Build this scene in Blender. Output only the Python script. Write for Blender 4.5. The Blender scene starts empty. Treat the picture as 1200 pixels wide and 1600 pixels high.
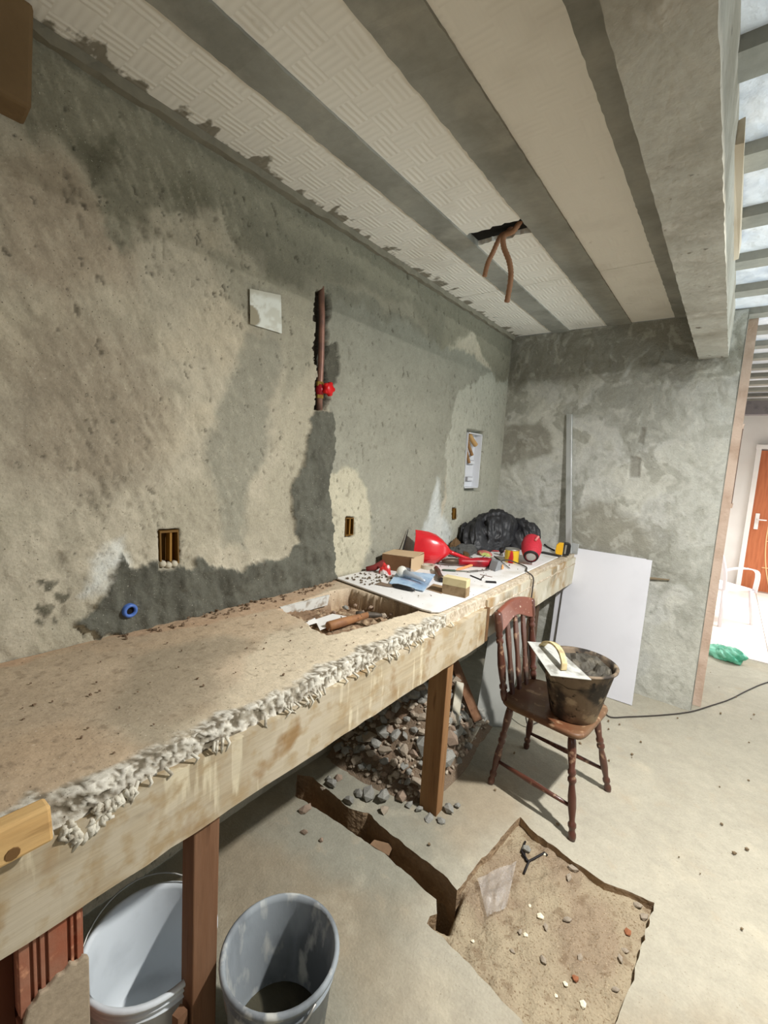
import bpy, math, random
import numpy as np
from mathutils import Vector, Matrix, Euler
from mathutils.geometry import delaunay_2d_cdt

# ------------------------------------------------------------------ camera, sky, lamps, exposure
C = bpy.context.scene
CAM = np.array([1.59724, -3.73163, 1.62559]); YAW, PITCH, ROLL = [math.radians(a) for a in (37.26837, 6.685825, 3.397272)]; FPX = 704.877
_f = np.array([-math.sin(YAW)*math.cos(PITCH), math.cos(YAW)*math.cos(PITCH), -math.sin(PITCH)])
_r = np.array([math.cos(YAW), math.sin(YAW), 0.0]); _u = np.cross(_r, _f)
CR = _r*math.cos(ROLL)+_u*math.sin(ROLL); CU = -_r*math.sin(ROLL)+_u*math.cos(ROLL)
cd = bpy.data.cameras.new('camera'); co = bpy.data.objects.new('camera', cd); C.collection.objects.link(co)
cd.sensor_fit = 'HORIZONTAL'; cd.sensor_width = 36; cd.lens = FPX/1200*36; cd.clip_start = 0.02
M3 = Matrix((CR, CU, -_f)).transposed(); co.matrix_world = Matrix.Translation(CAM) @ M3.to_4x4(); C.camera = co
def at(px, py, axis, val):                       # point of the photograph on a real plane
    d = _f+CR*(px-600)/FPX-CU*(py-800)/FPX
    return CAM+d*((val-CAM[axis])/d[axis])

w = bpy.data.worlds.new('daylight'); C.world = w; w.use_nodes = True
w.node_tree.nodes['Background'].inputs[0].default_value = (0.86, 0.93, 1.0, 1); w.node_tree.nodes['Background'].inputs[1].default_value = 0.4
def lamp(kind, name, loc, energy, color, size=None, rot=None, size_y=None):
    l = bpy.data.lights.new(name, kind); l.energy = energy; l.color = color
    if kind == 'AREA':
        l.shape = 'RECTANGLE'; l.size = size; l.size_y = size_y or size
    else: l.shadow_soft_size = size
    o = bpy.data.objects.new(name, l); o.location = loc; C.collection.objects.link(o)
    if rot: o.rotation_euler = rot
    return o
lamp('AREA', 'ceiling_lamp_light', (2.05, -1.92, 2.45), 88, (1.0, 0.99, 0.96), 0.08)
lamp('AREA', 'window_light', (4.35, 0.3, 1.55), 16, (0.84, 0.95, 1.0), 2.0, (0, math.radians(90), 0), 1.6)
lamp('AREA', 'tile_room_fill', (3.0, 3.1, 2.55), 110, (0.95, 0.98, 1.0), 1.8, (0, 0, 0), 1.8).data.spread = math.radians(120)  # unseen overhead panel, added so the tiles throw light onto ceiling and beam
cf_ = lamp('AREA', 'ceiling_fill_light', (4.4, -.9, 1.25), 26, (0.80, 0.94, 1.0), 3.2, (0, math.radians(132), 0), 1.0); cf_.data.spread = math.radians(55); cf_.rotation_euler = Vector((-1, 0, .72)).to_track_quat('-Z', 'Y').to_euler()  # added out-of-view helper, aimed upward to brighten the main room ceiling
lamp('AREA', 'rear_window_light', (1.9, -5.35, 1.5), 5, (1.0, 0.93, 0.84), 1.6, (math.radians(90), 0, 0), 1.3)
vs = C.view_settings; vs.view_transform = 'Standard'; vs.look = 'None'; vs.exposure = 0.22; vs.gamma = 1; vs.use_curve_mapping = False

# ------------------------------------------------------------------ helpers
rnd = random.Random(7)
def s(r, g, b): return tuple((c/255/12.92 if c/255 <= .04045 else ((c/255+.055)/1.055)**2.4) for c in (r, g, b))
def hash2(ix, iy, seed):
    n = (ix.astype(np.int64)*374761393+iy.astype(np.int64)*668265263+seed*1274126177) & 0x7fffffff
    n = ((n ^ (n >> 13))*1274126177) & 0x7fffffff
    return ((n ^ (n >> 16)) & 0xffff)/65535.0
def vnoise(x, y, seed=0):
    ix, iy = np.floor(x), np.floor(y); fx, fy = x-ix, y-iy; fx = fx*fx*(3-2*fx); fy = fy*fy*(3-2*fy)
    a, b, c, d = hash2(ix, iy, seed), hash2(ix+1, iy, seed), hash2(ix, iy+1, seed), hash2(ix+1, iy+1, seed)
    return (a*(1-fx)+b*fx)*(1-fy)+(c*(1-fx)+d*fx)*fy
def fbm(x, y, seed=0, o=4):
    t = 0; a = .5
    for k in range(o): t = t+a*(vnoise(x, y, seed+k)-.5)*2; x = x*2.03+11.3; y = y*2.03+5.7; a *= .5
    return t
def sdist(x, y, poly):                           # signed distance, positive inside
    d = np.full(x.shape, 1e9); ins = np.zeros(x.shape, bool); n = len(poly)
    for i in range(n):
        x0, y0 = poly[i]; x1, y1 = poly[(i+1) % n]; ex, ey = x1-x0, y1-y0
        t = np.clip(((x-x0)*ex+(y-y0)*ey)/(ex*ex+ey*ey+1e-12), 0, 1)
        d = np.minimum(d, (x-x0-t*ex)**2+(y-y0-t*ey)**2)
        c = ((y0 > y) != (y1 > y)) & (x < (x1-x0)*(y-y0)/((y1-y0) if y1 != y0 else 1e-9)+x0); ins ^= c
    return np.where(ins, 1, -1)*np.sqrt(d)
def sm(a, b, x): t = np.clip((x-a)/(b-a), 0, 1); return t*t*(3-2*t)

def mat(name, col=(.5, .5, .5), rough=.8, noise=None, bump=None, metal=0, vcol=False, spec=.3, alpha=None, trans=0, stretch=None, emit=None, coat=0, mott=None):
    m = bpy.data.materials.new(name); m.use_nodes = True; nt = m.node_tree; N = nt.nodes; L = nt.links; p = N['Principled BSDF']
    p.inputs['Roughness'].default_value = rough; p.inputs['Metallic'].default_value = metal; p.inputs['Specular IOR Level'].default_value = spec
    p.inputs['Transmission Weight'].default_value = trans; p.inputs['Coat Weight'].default_value = coat
    p.inputs['Base Color'].default_value = (*col, 1)
    tc = N.new('ShaderNodeTexCoord'); mp = N.new('ShaderNodeMapping'); L.new(tc.outputs['Object'], mp.inputs[0])
    if stretch: mp.inputs['Scale'].default_value = stretch
    src = None
    if vcol:
        a = N.new('ShaderNodeVertexColor'); a.layer_name = 'col'; src = a.outputs[0]
    if noise:                                    # list of (scale, low, high, colour)
        for sc, lo, hi, c2 in noise:
            t = N.new('ShaderNodeTexNoise'); t.inputs['Scale'].default_value = sc; t.inputs['Detail'].default_value = 5; L.new(mp.outputs[0], t.inputs[0])
            r = N.new('ShaderNodeMapRange'); r.inputs[1].default_value = lo; r.inputs[2].default_value = hi; L.new(t.outputs[0], r.inputs[0])
            x = N.new('ShaderNodeMix'); x.data_type = 'RGBA'; L.new(r.outputs[0], x.inputs[0])
            if src: L.new(src, x.inputs[6])
            else: x.inputs[6].default_value = (*col, 1)
            x.inputs[7].default_value = (*c2, 1); src = x.outputs[2]
    for sc, amp in (mott or ()):
        t = N.new('ShaderNodeTexNoise'); t.inputs['Scale'].default_value = sc; t.inputs['Detail'].default_value = 6; t.inputs['Roughness'].default_value = .65; L.new(mp.outputs[0], t.inputs[0])
        r = N.new('ShaderNodeMapRange'); r.inputs[1].default_value = .3; r.inputs[2].default_value = .7; r.inputs[3].default_value = 1-amp; r.inputs[4].default_value = 1+amp; L.new(t.outputs[0], r.inputs[0])
        v = N.new('ShaderNodeVectorMath'); v.operation = 'SCALE'; L.new(r.outputs[0], v.inputs['Scale'])
        if src: L.new(src, v.inputs[0])
        else: v.inputs[0].default_value = col
        src = v.outputs[0]
    if src: L.new(src, p.inputs['Base Color'])
    if bump:                                     # list of (scale, strength, distance)
        prev = None
        for sc, st, dist in bump:
            t = N.new('ShaderNodeTexNoise'); t.inputs['Scale'].default_value = sc; t.inputs['Detail'].default_value = 6; L.new(mp.outputs[0], t.inputs[0])
            b = N.new('ShaderNodeBump'); b.inputs['Strength'].default_value = st; b.inputs['Distance'].default_value = dist; L.new(t.outputs[0], b.inputs['Height'])
            if prev: L.new(prev, b.inputs['Normal'])
            prev = b.outputs[0]
        L.new(prev, p.inputs['Normal'])
    if alpha is not None: p.inputs['Alpha'].default_value = alpha
    if emit: p.inputs['Emission Color'].default_value = (*emit[0], 1); p.inputs['Emission Strength'].default_value = emit[1]
    return m

class MB:
    def __init__(self): self.v = []; self.f = []
    def add(self, vs, fs):
        n = len(self.v); self.v += [tuple(map(float, p)) for p in vs]; self.f += [tuple(i+n for i in q) for q in fs]; return self
    def box(self, c, d, rot=None, jit=0):
        vs = [Vector(((i & 1)-.5, ((i >> 1) & 1)-.5, (i >> 2)-.5)) for i in range(8)]
        vs = [Vector((a.x*d[0], a.y*d[1], a.z*d[2])) for a in vs]
        if jit: vs = [a+Vector([rnd.uniform(-jit, jit) for _ in range(3)]) for a in vs]
        if rot: e = Euler(rot).to_matrix(); vs = [e @ a for a in vs]
        return self.add([a+Vector(c) for a in vs], [(0, 2, 3, 1), (4, 5, 7, 6), (0, 1, 5, 4), (2, 6, 7, 3), (0, 4, 6, 2), (1, 3, 7, 5)])
    def ring(self, a, b, prof, n=16, cap=True):  # lathe along a->b; prof = [(t, radius)]
        a, b = Vector(a), Vector(b); ax = b-a; z = ax.normalized(); x = z.orthogonal().normalized(); y = z.cross(x); vs = []; fs = []
        for t, r in prof:
            for k in range(n): q = 2*math.pi*k/n; vs.append(a+ax*t+(x*math.cos(q)+y*math.sin(q))*r)
        for i in range(len(prof)-1):
            for k in range(n): fs.append((i*n+k, i*n+(k+1) % n, (i+1)*n+(k+1) % n, (i+1)*n+k))
        if cap: fs.append(tuple(range(n))[::-1]); fs.append(tuple((len(prof)-1)*n+k for k in range(n)))
        return self.add(vs, fs)
    def tube(self, pts, r, n=8):
        pts = [Vector(p) for p in pts]; vs = []; fs = []; x = None
        for i, p in enumerate(pts):
            t = (pts[min(i+1, len(pts)-1)]-pts[max(i-1, 0)]).normalized()
            x = t.orthogonal().normalized() if x is None else (x-t*x.dot(t)).normalized()
            y = t.cross(x); rr = r[i] if isinstance(r, (list, tuple)) else r
            for k in range(n): q = 2*math.pi*k/n; vs.append(p+(x*math.cos(q)+y*math.sin(q))*rr)
        for i in range(len(pts)-1):
            for k in range(n): fs.append((i*n+k, i*n+(k+1) % n, (i+1)*n+(k+1) % n, (i+1)*n+k))
        fs.append(tuple(range(n))[::-1]); fs.append(tuple((len(pts)-1)*n+k for k in range(n)))
        return self.add(vs, fs)
    def strip(self, pts, wdir, wd, th):          # flat band along pts, width along wdir
        pts = [Vector(p) for p in pts]; vs = []; fs = []
        for i, p in enumerate(pts):
            t = (pts[min(i+1, len(pts)-1)]-pts[max(i-1, 0)]).normalized(); W = Vector(wdir).normalized(); nn = t.cross(W).normalized()
            ww = wd[i] if isinstance(wd, (list, tuple)) else wd
            for a, b in ((-1, -1), (1, -1), (1, 1), (-1, 1)): vs.append(p+W*a*ww/2+nn*b*th/2)
        for i in range(len(pts)-1):
            for k in range(4): fs.append((i*4+k, i*4+(k+1) % 4, (i+1)*4+(k+1) % 4, (i+1)*4+k))
        fs += [(3, 2, 1, 0), tuple((len(pts)-1)*4+k for k in range(4))]
        return self.add(vs, fs)
    def prism(self, poly, o, ex, ey, ez):        # polygon in (ex, ey) from o, extruded by vector ez
        o, ex, ey, ez = map(Vector, (o, ex, ey, ez)); n = len(poly)
        vs = [o+ex*a+ey*b for a, b in poly]; vs += [p+ez for p in vs]
        return self.add(vs, [tuple(range(n))[::-1], tuple(range(n, 2*n))]+[(i, (i+1) % n, (i+1) % n+n, i+n) for i in range(n)])
def mesh_of(mb, name, m, smooth=False):
    me = bpy.data.meshes.new(name); me.from_pydata(mb.v, [], mb.f); me.materials.append(m); me.update()
    import bmesh
    b = bmesh.new(); b.from_mesh(me); bmesh.ops.recalc_face_normals(b, faces=b.faces); b.to_mesh(me); b.free()
    if smooth: me.polygons.foreach_set('use_smooth', [True]*len(me.polygons))
    return me
def props(o, label=None, cat=None, group=None, kind=None):
    for k, v in (('label', label), ('category', cat), ('group', group), ('kind', kind)):
        if v: o[k] = v
    return o
def obj(name, mb, m, parent=None, smooth=False, bevel=0, world=True, autosm=False):
    # world=True: vertices are in world space; a child subtracts its parents' places
    if isinstance(mb, MB): me = mesh_of(mb, name, m, smooth)
    else: me = mb
    o = bpy.data.objects.new(name, me); C.collection.objects.link(o)
    off = Vector((0, 0, 0))
    if parent is None:
        xs = np.empty(len(me.vertices)*3); me.vertices.foreach_get('co', xs); xs = xs.reshape(-1, 3)
        if world:
            off = Vector(((xs[:, 0].min()+xs[:, 0].max())/2, (xs[:, 1].min()+xs[:, 1].max())/2, xs[:, 2].min())); o.location = off
    else:
        o.parent = parent; p = parent
        if world:
            while p: off += p.location; p = p.parent
    if off.length: me.transform(Matrix.Translation(-off))
    if bevel:
        b = o.modifiers.new('bevel', 'BEVEL'); b.width = bevel; b.segments = 2; b.limit_method = 'ANGLE'
    return o
def empty(name, loc, label, cat, group=None, rot=(0, 0, 0)):
    o = bpy.data.objects.new(name, None); C.collection.objects.link(o); o.location = loc; o.rotation_euler = rot; o.empty_display_size = .05
    return props(o, label, cat, group)
def thing(name, mb, m, label, cat, group=None, **k): return props(obj(name, mb, m, **k), label, cat, group)
def grid(name, P, col, m, kind=None, parent=None, smooth=True, flip=False):   # P (a,b,3), col (a,b,3)
    a, b = P.shape[:2]; me = bpy.data.meshes.new(name)
    idx = np.arange(a*b).reshape(a, b)
    q = np.stack([idx[:-1, :-1], idx[1:, :-1], idx[1:, 1:], idx[:-1, 1:]], -1).reshape(-1, 4)
    if flip: q = q[:, ::-1]
    me.vertices.add(a*b); me.vertices.foreach_set('co', P.reshape(-1).astype(np.float32))
    me.loops.add(q.size); me.loops.foreach_set('vertex_index', q.reshape(-1).astype(np.int32))
    me.polygons.add(len(q)); me.polygons.foreach_set('loop_start', np.arange(0, q.size, 4, dtype=np.int32))
    me.polygons.foreach_set('use_smooth', np.full(len(q), smooth)); me.update(calc_edges=True); me.validate()
    if col is not None:
        ca = me.color_attributes.new('col', 'FLOAT_COLOR', 'POINT')
        cc = np.ones((a*b, 4), np.float32); cc[:, :3] = np.clip(col.reshape(-1, 3), 0, 1); ca.data.foreach_set('color', cc.reshape(-1))
    me.materials.append(m)
    o = bpy.data.objects.new(name, me); C.collection.objects.link(o)
    if parent: o.parent = parent
    if kind: o['kind'] = kind
    return o
def lay(col, mask, c): return col*(1-mask[..., None])+np.array(c)*mask[..., None]

H = 2.70
M_pl = mat('plaster', vcol=True, rough=.95, spec=.15, noise=[(150, .66, .74, s(80, 74, 60)), (240, .66, .76, s(205, 200, 184))], mott=[(7, .09), (30, .08), (110, .08)], bump=[(110, .4, .008), (30, .3, .014)])
M_wet = mat('plain_cement', s(152, 150, 140), .95, noise=[(3, .4, .65, s(112, 109, 98)), (14, .5, .7, s(168, 164, 150))], bump=[(90, .4, .006), (14, .4, .02)], spec=.15)

# ------------------------------------------------------------------ left wall: plaster built as relief
def wp(l): return [(at(x, y, 0, 0)[1], at(x, y, 0, 0)[2]) for x, y in l]
ys = np.arange(-3.72, 0.001, .0065); zs = np.linspace(0, H, 416)
Y, Z = np.meshgrid(ys, zs, indexing='ij')
wx = fbm(Y*7, Z*7, 3, 5)*.05; wz = fbm(Y*7, Z*7, 23, 5)*.05
wx2 = fbm(Y*24, Z*24, 5, 5)*.026+fbm(Y*90, Z*70, 6, 3)*.009; wz2 = fbm(Y*24, Z*24, 9, 5)*.026+fbm(Y*90, Z*40, 8, 3)*.012
Yw, Zw = Y+wx+wx2, Z+wz+wz2; Yj, Zj = Y+wx2*.9, Z+wz2*.9
col = np.ones(Y.shape+(3,))*np.array(s(178, 166, 143))
big = fbm(Y*2.2, Z*2.2, 40, 5); mid = fbm(Y*9, Z*6, 50, 5)
col = lay(col, sm(.05, .3, big)*.55, s(150, 141, 119)); col = lay(col, sm(.1, .4, -big)*.5, s(190, 174, 146)); col = lay(col, sm(.15, .4, mid)*.45, s(143, 133, 112))
def patch(px, c, soft=.03, op=1, rough=True):
    global col
    d = sdist(Yw if rough else Yj, Zw if rough else Zj, wp(px)); m = sm(-soft, soft, d)*op; col = lay(col, m, c); return m
patch([(0, 560), (60, 500), (150, 490), (230, 560), (260, 650), (240, 740), (150, 780), (60, 770), (0, 740)], s(140, 126, 106), .09, .75)
patch([(0, 250), (40, 235), (110, 240), (150, 300), (200, 380), (210, 440), (140, 420), (110, 480), (0, 440)], s(162, 145, 122), .05, .8)
patch([(385, 520), (440, 525), (438, 570), (415, 640), (420, 700), (385, 780), (390, 860), (350, 850), (340, 760), (320, 690), (350, 600)], s(134, 129, 112), .03, .8)
patch([(330, 400), (390, 420), (480, 430), (500, 470), (485, 560), (440, 640), (440, 530), (392, 505), (360, 480)], s(146, 139, 119), .04, .75)
patch([(508, 430), (640, 500), (790, 590), (790, 640), (715, 620), (703, 700), (690, 800), (650, 860), (540, 910), (515, 860), (512, 640)], s(143, 138, 121), .015)
patch([(715, 615), (800, 560), (800, 820), (690, 850), (697, 770), (700, 690)], s(168, 163, 145), .012)
patch([(516, 735), (560, 735), (578, 790), (580, 850), (560, 905), (524, 905), (515, 830)], s(178, 168, 143), .02)
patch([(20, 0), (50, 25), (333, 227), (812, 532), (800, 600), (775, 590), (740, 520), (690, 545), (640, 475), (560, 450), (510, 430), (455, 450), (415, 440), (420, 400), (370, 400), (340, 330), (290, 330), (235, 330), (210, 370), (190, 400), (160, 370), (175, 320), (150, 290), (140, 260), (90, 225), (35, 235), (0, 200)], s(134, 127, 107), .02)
patch([(350, 300), (440, 350), (520, 400), (640, 470), (700, 480), (690, 545), (620, 500), (540, 470), (450, 450), (400, 420)], s(122, 116, 98), .03, .7)
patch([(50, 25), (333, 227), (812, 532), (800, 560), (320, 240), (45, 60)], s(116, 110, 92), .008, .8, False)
patch([(115, 210), (180, 215), (190, 255), (160, 275), (125, 245)], s(88, 84, 66), .03, .7)
patch([(250, 270), (330, 290), (320, 330), (270, 320)], s(92, 88, 70), .04, .6)
patch([(140, 935), (160, 870), (205, 840), (200, 880), (165, 925)], s(205, 202, 190), .025, .8)
patch([(655, 845), (683, 750), (690, 800), (705, 830), (700, 860), (650, 865)], s(196, 195, 186), .03, .8)
CH = [(492, 642), (520, 645), (524, 700), (512, 760), (520, 850), (524, 903), (470, 925), (300, 965), (230, 990), (150, 993), (140, 978), (118, 972), (142, 955), (160, 930), (178, 900), (190, 865), (200, 885), (240, 880), (248, 893), (300, 885), (310, 870), (335, 885), (370, 890), (390, 880), (450, 868), (465, 850), (455, 800), (455, 755), (475, 720), (480, 680)]
dch = sdist(Yj, Zj, wp(CH)); mch = sm(-.004, .004, dch); col = lay(col, mch, s(94, 91, 79))
col = lay(col, mch*sm(.1, .35, fbm(Y*16, Z*10, 77, 5))*.6, s(74, 71, 61))
for k in range(9):                               # splashes of wet cement left of the band
    p = wp([(rnd.uniform(60, 130), rnd.uniform(900, 985))])[0]; r = rnd.uniform(.008, .022)
    m_ = sm(0, .006, r-np.hypot(Yj-p[0], Zj-p[1])); col = lay(col, m_, s(100, 94, 78))
# relief
dx = fbm(Y*3, Z*3, 90, 4)*.008+(fbm(Y*30+Z*12, Z*14, 91, 4)*.0042+fbm(Y*70+Z*30, Z*30, 93, 3)*.002)*(.45+.55*sm(-2.3, -2.9, Y))
stk = fbm(Y*62+Z*30, Z*22, 94, 3)*(.25+.75*sm(-2.3, -2.9, Y))*(1-mch); col = lay(col, sm(.1, .42, stk)*.22, s(110, 100, 82)); col = lay(col, sm(.1, .42, -stk)*.18, s(205, 192, 166))
pits = sm(.30, .46, fbm(Y*60, Z*34+Y*18, 95, 3))*sm(-.1, .25, fbm(Y*2.6, Z*2.6, 96, 3)+.12)*(1-mch); dx = dx-.005*pits; col = lay(col, pits*.35, s(92, 82, 66))
crk = sm(.50, .58, fbm(Y*52+Z*22, Z*26, 99, 4))*(1-mch); dx -= crk*.006; col = lay(col, crk*.6, s(70, 62, 48))
dx += mch*(.012+fbm(Y*26, Z*13, 101, 4)*.018+np.abs(fbm(Y*15, Z*9, 103, 4))*.02)
def dig(px, depth, soft=.003, rough=0):
    global dx
    d = sdist(Y+wx2*rough, Z+wz2*rough, wp(px)); m = sm(-soft, soft, d); dx = dx*(1-m)-depth*m; return m
g = dig([(494, 455), (512, 455), (517, 475), (514, 500), (516, 540), (511, 590), (516, 625), (512, 640), (495, 640), (492, 560), (494, 500)], .045, .004, 1.1)
col = lay(col, g, s(62, 54, 44))
g2 = sm(-.004, .006, sdist(Yj, Zj, wp([(508, 540), (526, 535), (532, 570), (528, 600), (510, 605)]))); dx = dx-.012*g2; col = lay(col, g2, s(86, 82, 70))
NICHE = dig([(730, 670), (757, 675), (752, 768), (725, 767)], .075, .0035); col = lay(col, NICHE, s(150, 146, 130))
for q in ([(249, 829), (279, 827), (280, 882), (250, 886)], [(540, 808), (553, 808), (553, 838), (539, 840)], [(707, 794), (713, 793), (713, 812), (707, 812)]): g = dig(q, .05, .004, .2); col = lay(col, g, s(96, 70, 30))
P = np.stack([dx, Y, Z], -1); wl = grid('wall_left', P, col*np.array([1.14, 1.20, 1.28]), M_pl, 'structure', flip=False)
obj('wall_left_rear', MB().box((-.06, -4.72, H/2), (.12, 2.0, H)), M_wet)['kind'] = 'structure'

# back wall relief
xs_ = np.arange(-.02, 1.5601, .007); X, Z = np.meshgrid(xs_, np.linspace(0, H, 386), indexing='ij')
wx = fbm(X*5, Z*5, 203, 5)*.09; wz = fbm(X*5, Z*5, 223, 5)*.09
col = np.ones(X.shape+(3,))*np.array(s(166, 166, 156))
b = fbm(X*2+wx*6, Z*2+wz*6, 230, 5); col = lay(col, sm(0, .35, b)*.6, s(120, 120, 107)); col = lay(col, sm(0, .35, -b)*.6, s(172, 171, 156))
sw = fbm(X*5+wx*14, Z*3+wz*14, 240, 5); col = lay(col, sm(.18, .3, sw)*.5, s(112, 111, 97))
def bp(l): return [(at(x, y, 1, 0)[0], at(x, y, 1, 0)[2]) for x, y in l]
def bpatch(px, c, soft, op):
    global col
    m = sm(-soft, soft, sdist(X+wx, Z+wz, bp(px)))*op; col = lay(col, m, c)
bpatch([(780, 520), (1100, 490), (1110, 560), (1060, 600), (985, 560), (900, 610), (860, 590), (800, 620), (780, 600)], s(116, 114, 102), .06, .8)
bpatch([(785, 660), (850, 655), (860, 700), (820, 720), (785, 730)], s(112, 108, 94), .03, .7)
bpatch([(890, 800), (960, 780), (1010, 830), (1030, 880), (900, 870)], s(122, 119, 104), .05, .8)
bpatch([(1050, 640), (1150, 600), (1140, 760), (1100, 1000), (1060, 1000), (1040, 760)], s(160, 160, 148), .06, .6)
bpatch([(1050, 590), (1090, 588), (1072, 628)], s(118, 118, 108), .01, .6)
col = lay(col, sm(.12, .4, fbm(X*22+wx*30, Z*18+wz*30, 255, 4))*.3, s(128, 127, 113)); col = lay(col, sm(.12, .4, -fbm(X*22+wx*30, Z*18+wz*30, 255, 4))*.3, s(184, 183, 170))
dy = fbm(X*3, Z*3, 250, 4)*.008+np.abs(fbm(X*6+wx*10, Z*5+wz*10, 251, 4))*.012+fbm(X*30, Z*24, 252, 3)*.0018
for q in ([(1002, 668), (1008, 668), (1005, 695), (995, 692)], [(984, 712), (1001, 716), (999, 748), (984, 748)]):
    m = sm(-.008, .01, sdist(X+wx*.15, Z+wz*.15, bp(q))); dy = dy-m*.01; col = lay(col, m*.6, s(108, 105, 94))
grid('wall_back', np.stack([X, -dy, Z], -1), col*np.array([1.38, 1.38, 1.46]), M_pl, 'structure', flip=True)
obj('wall_back_core', MB().box((.77, .085, H/2), (1.58, .13, H)), M_wet)['kind'] = 'structure'
M_pink = mat('pinkish_plaster', s(214, 190, 172), .9, noise=[(7, .45, .7, s(188, 160, 140))], bump=[(60, .4, .01), (9, .4, .02)])
wj = obj('wall_jamb', MB().box((1.572, .30, H/2), (.075, .36, H), jit=.004), M_pink); wj['kind'] = 'structure'
M_dark = mat('painted_hole_shade', s(28, 24, 20), 1); M_slot = mat('painted_slot_shade', s(112, 92, 82), .9)
obj('slot', MB().box((1.613, .38, 1.72), (.008, .07, .54)), M_slot, wj)  # raised strip, with the shade of a recess put into its colour
for z in (1.44, 2.0): obj('slot_lug', MB().box((1.614, .38, z), (.014, .10, .03), jit=.004), M_pink, wj)

# ------------------------------------------------------------------ floor with the dug pit and trench
def fp(l, z=0): return [tuple(at(x, y, 2, z)[:2]) for x, y in l]
PIT = [(812, 1277), (840, 1305), (872, 1326), (905, 1352), (945, 1378), (985, 1394), (1023, 1410), (1013, 1447), (990, 1520), (964, 1592), (950, 1640), (935, 1700), (900, 1740), (860, 1660), (822, 1605), (785, 1562), (740, 1515), (700, 1475), (668, 1443), (672, 1432), (684, 1428),
       (682, 1405), (650, 1377), (626, 1357), (600, 1334), (564, 1309), (532, 1288), (500, 1267), (480, 1254), (460, 1244), (464, 1211), (490, 1215), (545, 1262), (575, 1271), (610, 1302), (660, 1340), (700, 1372), (714, 1391), (740, 1358), (775, 1318)]
pit = fp(PIT); fine = []
for i in range(len(pit)):
    a, b = Vector(pit[i]), Vector(pit[(i+1) % len(pit)]); n = max(1, int((b-a).length/.02)); nn = Vector((-(b-a).y, (b-a).x)).normalized()
    for k in range(n):
        p = a.lerp(b, k/n); fine.append(p+nn*(float(fbm(np.array([p.x*28.]), np.array([p.y*28.]), 7, 3)[0])*.011))
outer = [Vector(p) for p in ((-.12, -5.5), (4.6, -5.5), (4.6, 1.5), (-.12, 1.5))]
extra = [Vector((x+rnd.uniform(-.02, .02), y+rnd.uniform(-.02, .02))) for x in np.arange(0, 2.9, .055) for y in np.arange(-3.6, 1.4, .055)]
vs2 = outer+fine+extra; ed = [(i, (i+1) % 4) for i in range(4)]+[(4+i, 4+(i+1) % len(fine)) for i in range(len(fine))]
ov, oe, of_, *_ = delaunay_2d_cdt(vs2, ed, [], 0, 1e-5)
ov = np.array([(v.x, v.y) for v in ov]); fi = np.array([(v.x, v.y) for v in fine])
cen = np.array([ov[list(f)].mean(0) for f in of_]); ins = sdist(cen[:, 0], cen[:, 1], [tuple(p) for p in fi]) > 0
inb = sdist(cen[:, 0], cen[:, 1], [tuple(p) for p in outer]) > 0
zf = fbm(ov[:, 0]*1.7, ov[:, 1]*1.7, 300, 3)*.004
dpit = sdist(ov[:, 0], ov[:, 1], [tuple(p) for p in fi])
me = bpy.data.meshes.new('floor'); fl = MB(); fl.v = [(x, y, z) for (x, y), z in zip(ov, zf)]; fl.f = [tuple(f) for f, a, b in zip(of_, ins, inb) if b and not a]
n0 = len(fl.v); nF = len(fine)
for dep in (0, .085, .45):
    for p in fine:
        z0 = float(fbm(np.array([p.x*1.7]), np.array([p.y*1.7]), 300, 3)[0])*.004; fl.v.append((p.x, p.y, z0-dep))
for r in range(2):
    for i in range(nF): fl.f.append((n0+r*nF+i, n0+r*nF+(i+1) % nF, n0+(r+1)*nF+(i+1) % nF, n0+(r+1)*nF+i))
M_fl = mat('dusty_concrete', vcol=True, rough=.95, noise=[(4, .60, .85, s(196, 186, 164)), (9, .60, .85, s(166, 152, 130)), (160, .64, .75, s(140, 128, 108))], mott=[(3, .07), (18, .08), (90, .07)], bump=[(120, .4, .006), (12, .5, .015)], spec=.15)
me_f = mesh_of(fl, 'floor', M_fl); fv = np.empty(len(me_f.vertices)*3); me_f.vertices.foreach_get('co', fv); fv = fv.reshape(-1, 3)
fc = np.ones((len(fv), 3))*np.array(s(174, 167, 150)); qn = fbm(fv[:, 0]*3, fv[:, 1]*3, 330, 4)
stn = sm(.15, -.12, sdist(fv[:, 0], fv[:, 1], [(.84, -2.40), (1.0, -2.75), (1.02, -3.3), (2.2, -3.7), (3.5, -2), (3.5, 1.5), (.6, 1.5), (.75, -1.9), (.9, -2.2)])+qn*.16)
fc = lay(fc, stn*.75, s(138, 136, 122)); fc = lay(fc, sm(0, .5, fbm(fv[:, 0]*2.2, fv[:, 1]*2.2, 340, 5))*.65, s(156, 140, 116))
ca = me_f.color_attributes.new('col', 'FLOAT_COLOR', 'POINT'); c4_ = np.ones((len(fv), 4), np.float32); c4_[:, :3] = fc; ca.data.foreach_set('color', c4_.reshape(-1)); me_f.materials.append(mat('pit_side_earth', s(156, 132, 104), 1, mott=[(12, .2), (60, .15)], bump=[(40, .8, .02)]))
for q_ in me_f.polygons:
    if abs(q_.normal.z) < .3: q_.material_index = 1
o = bpy.data.objects.new('floor', me_f); C.collection.objects.link(o); o['kind'] = 'structure'; floor = o
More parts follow.
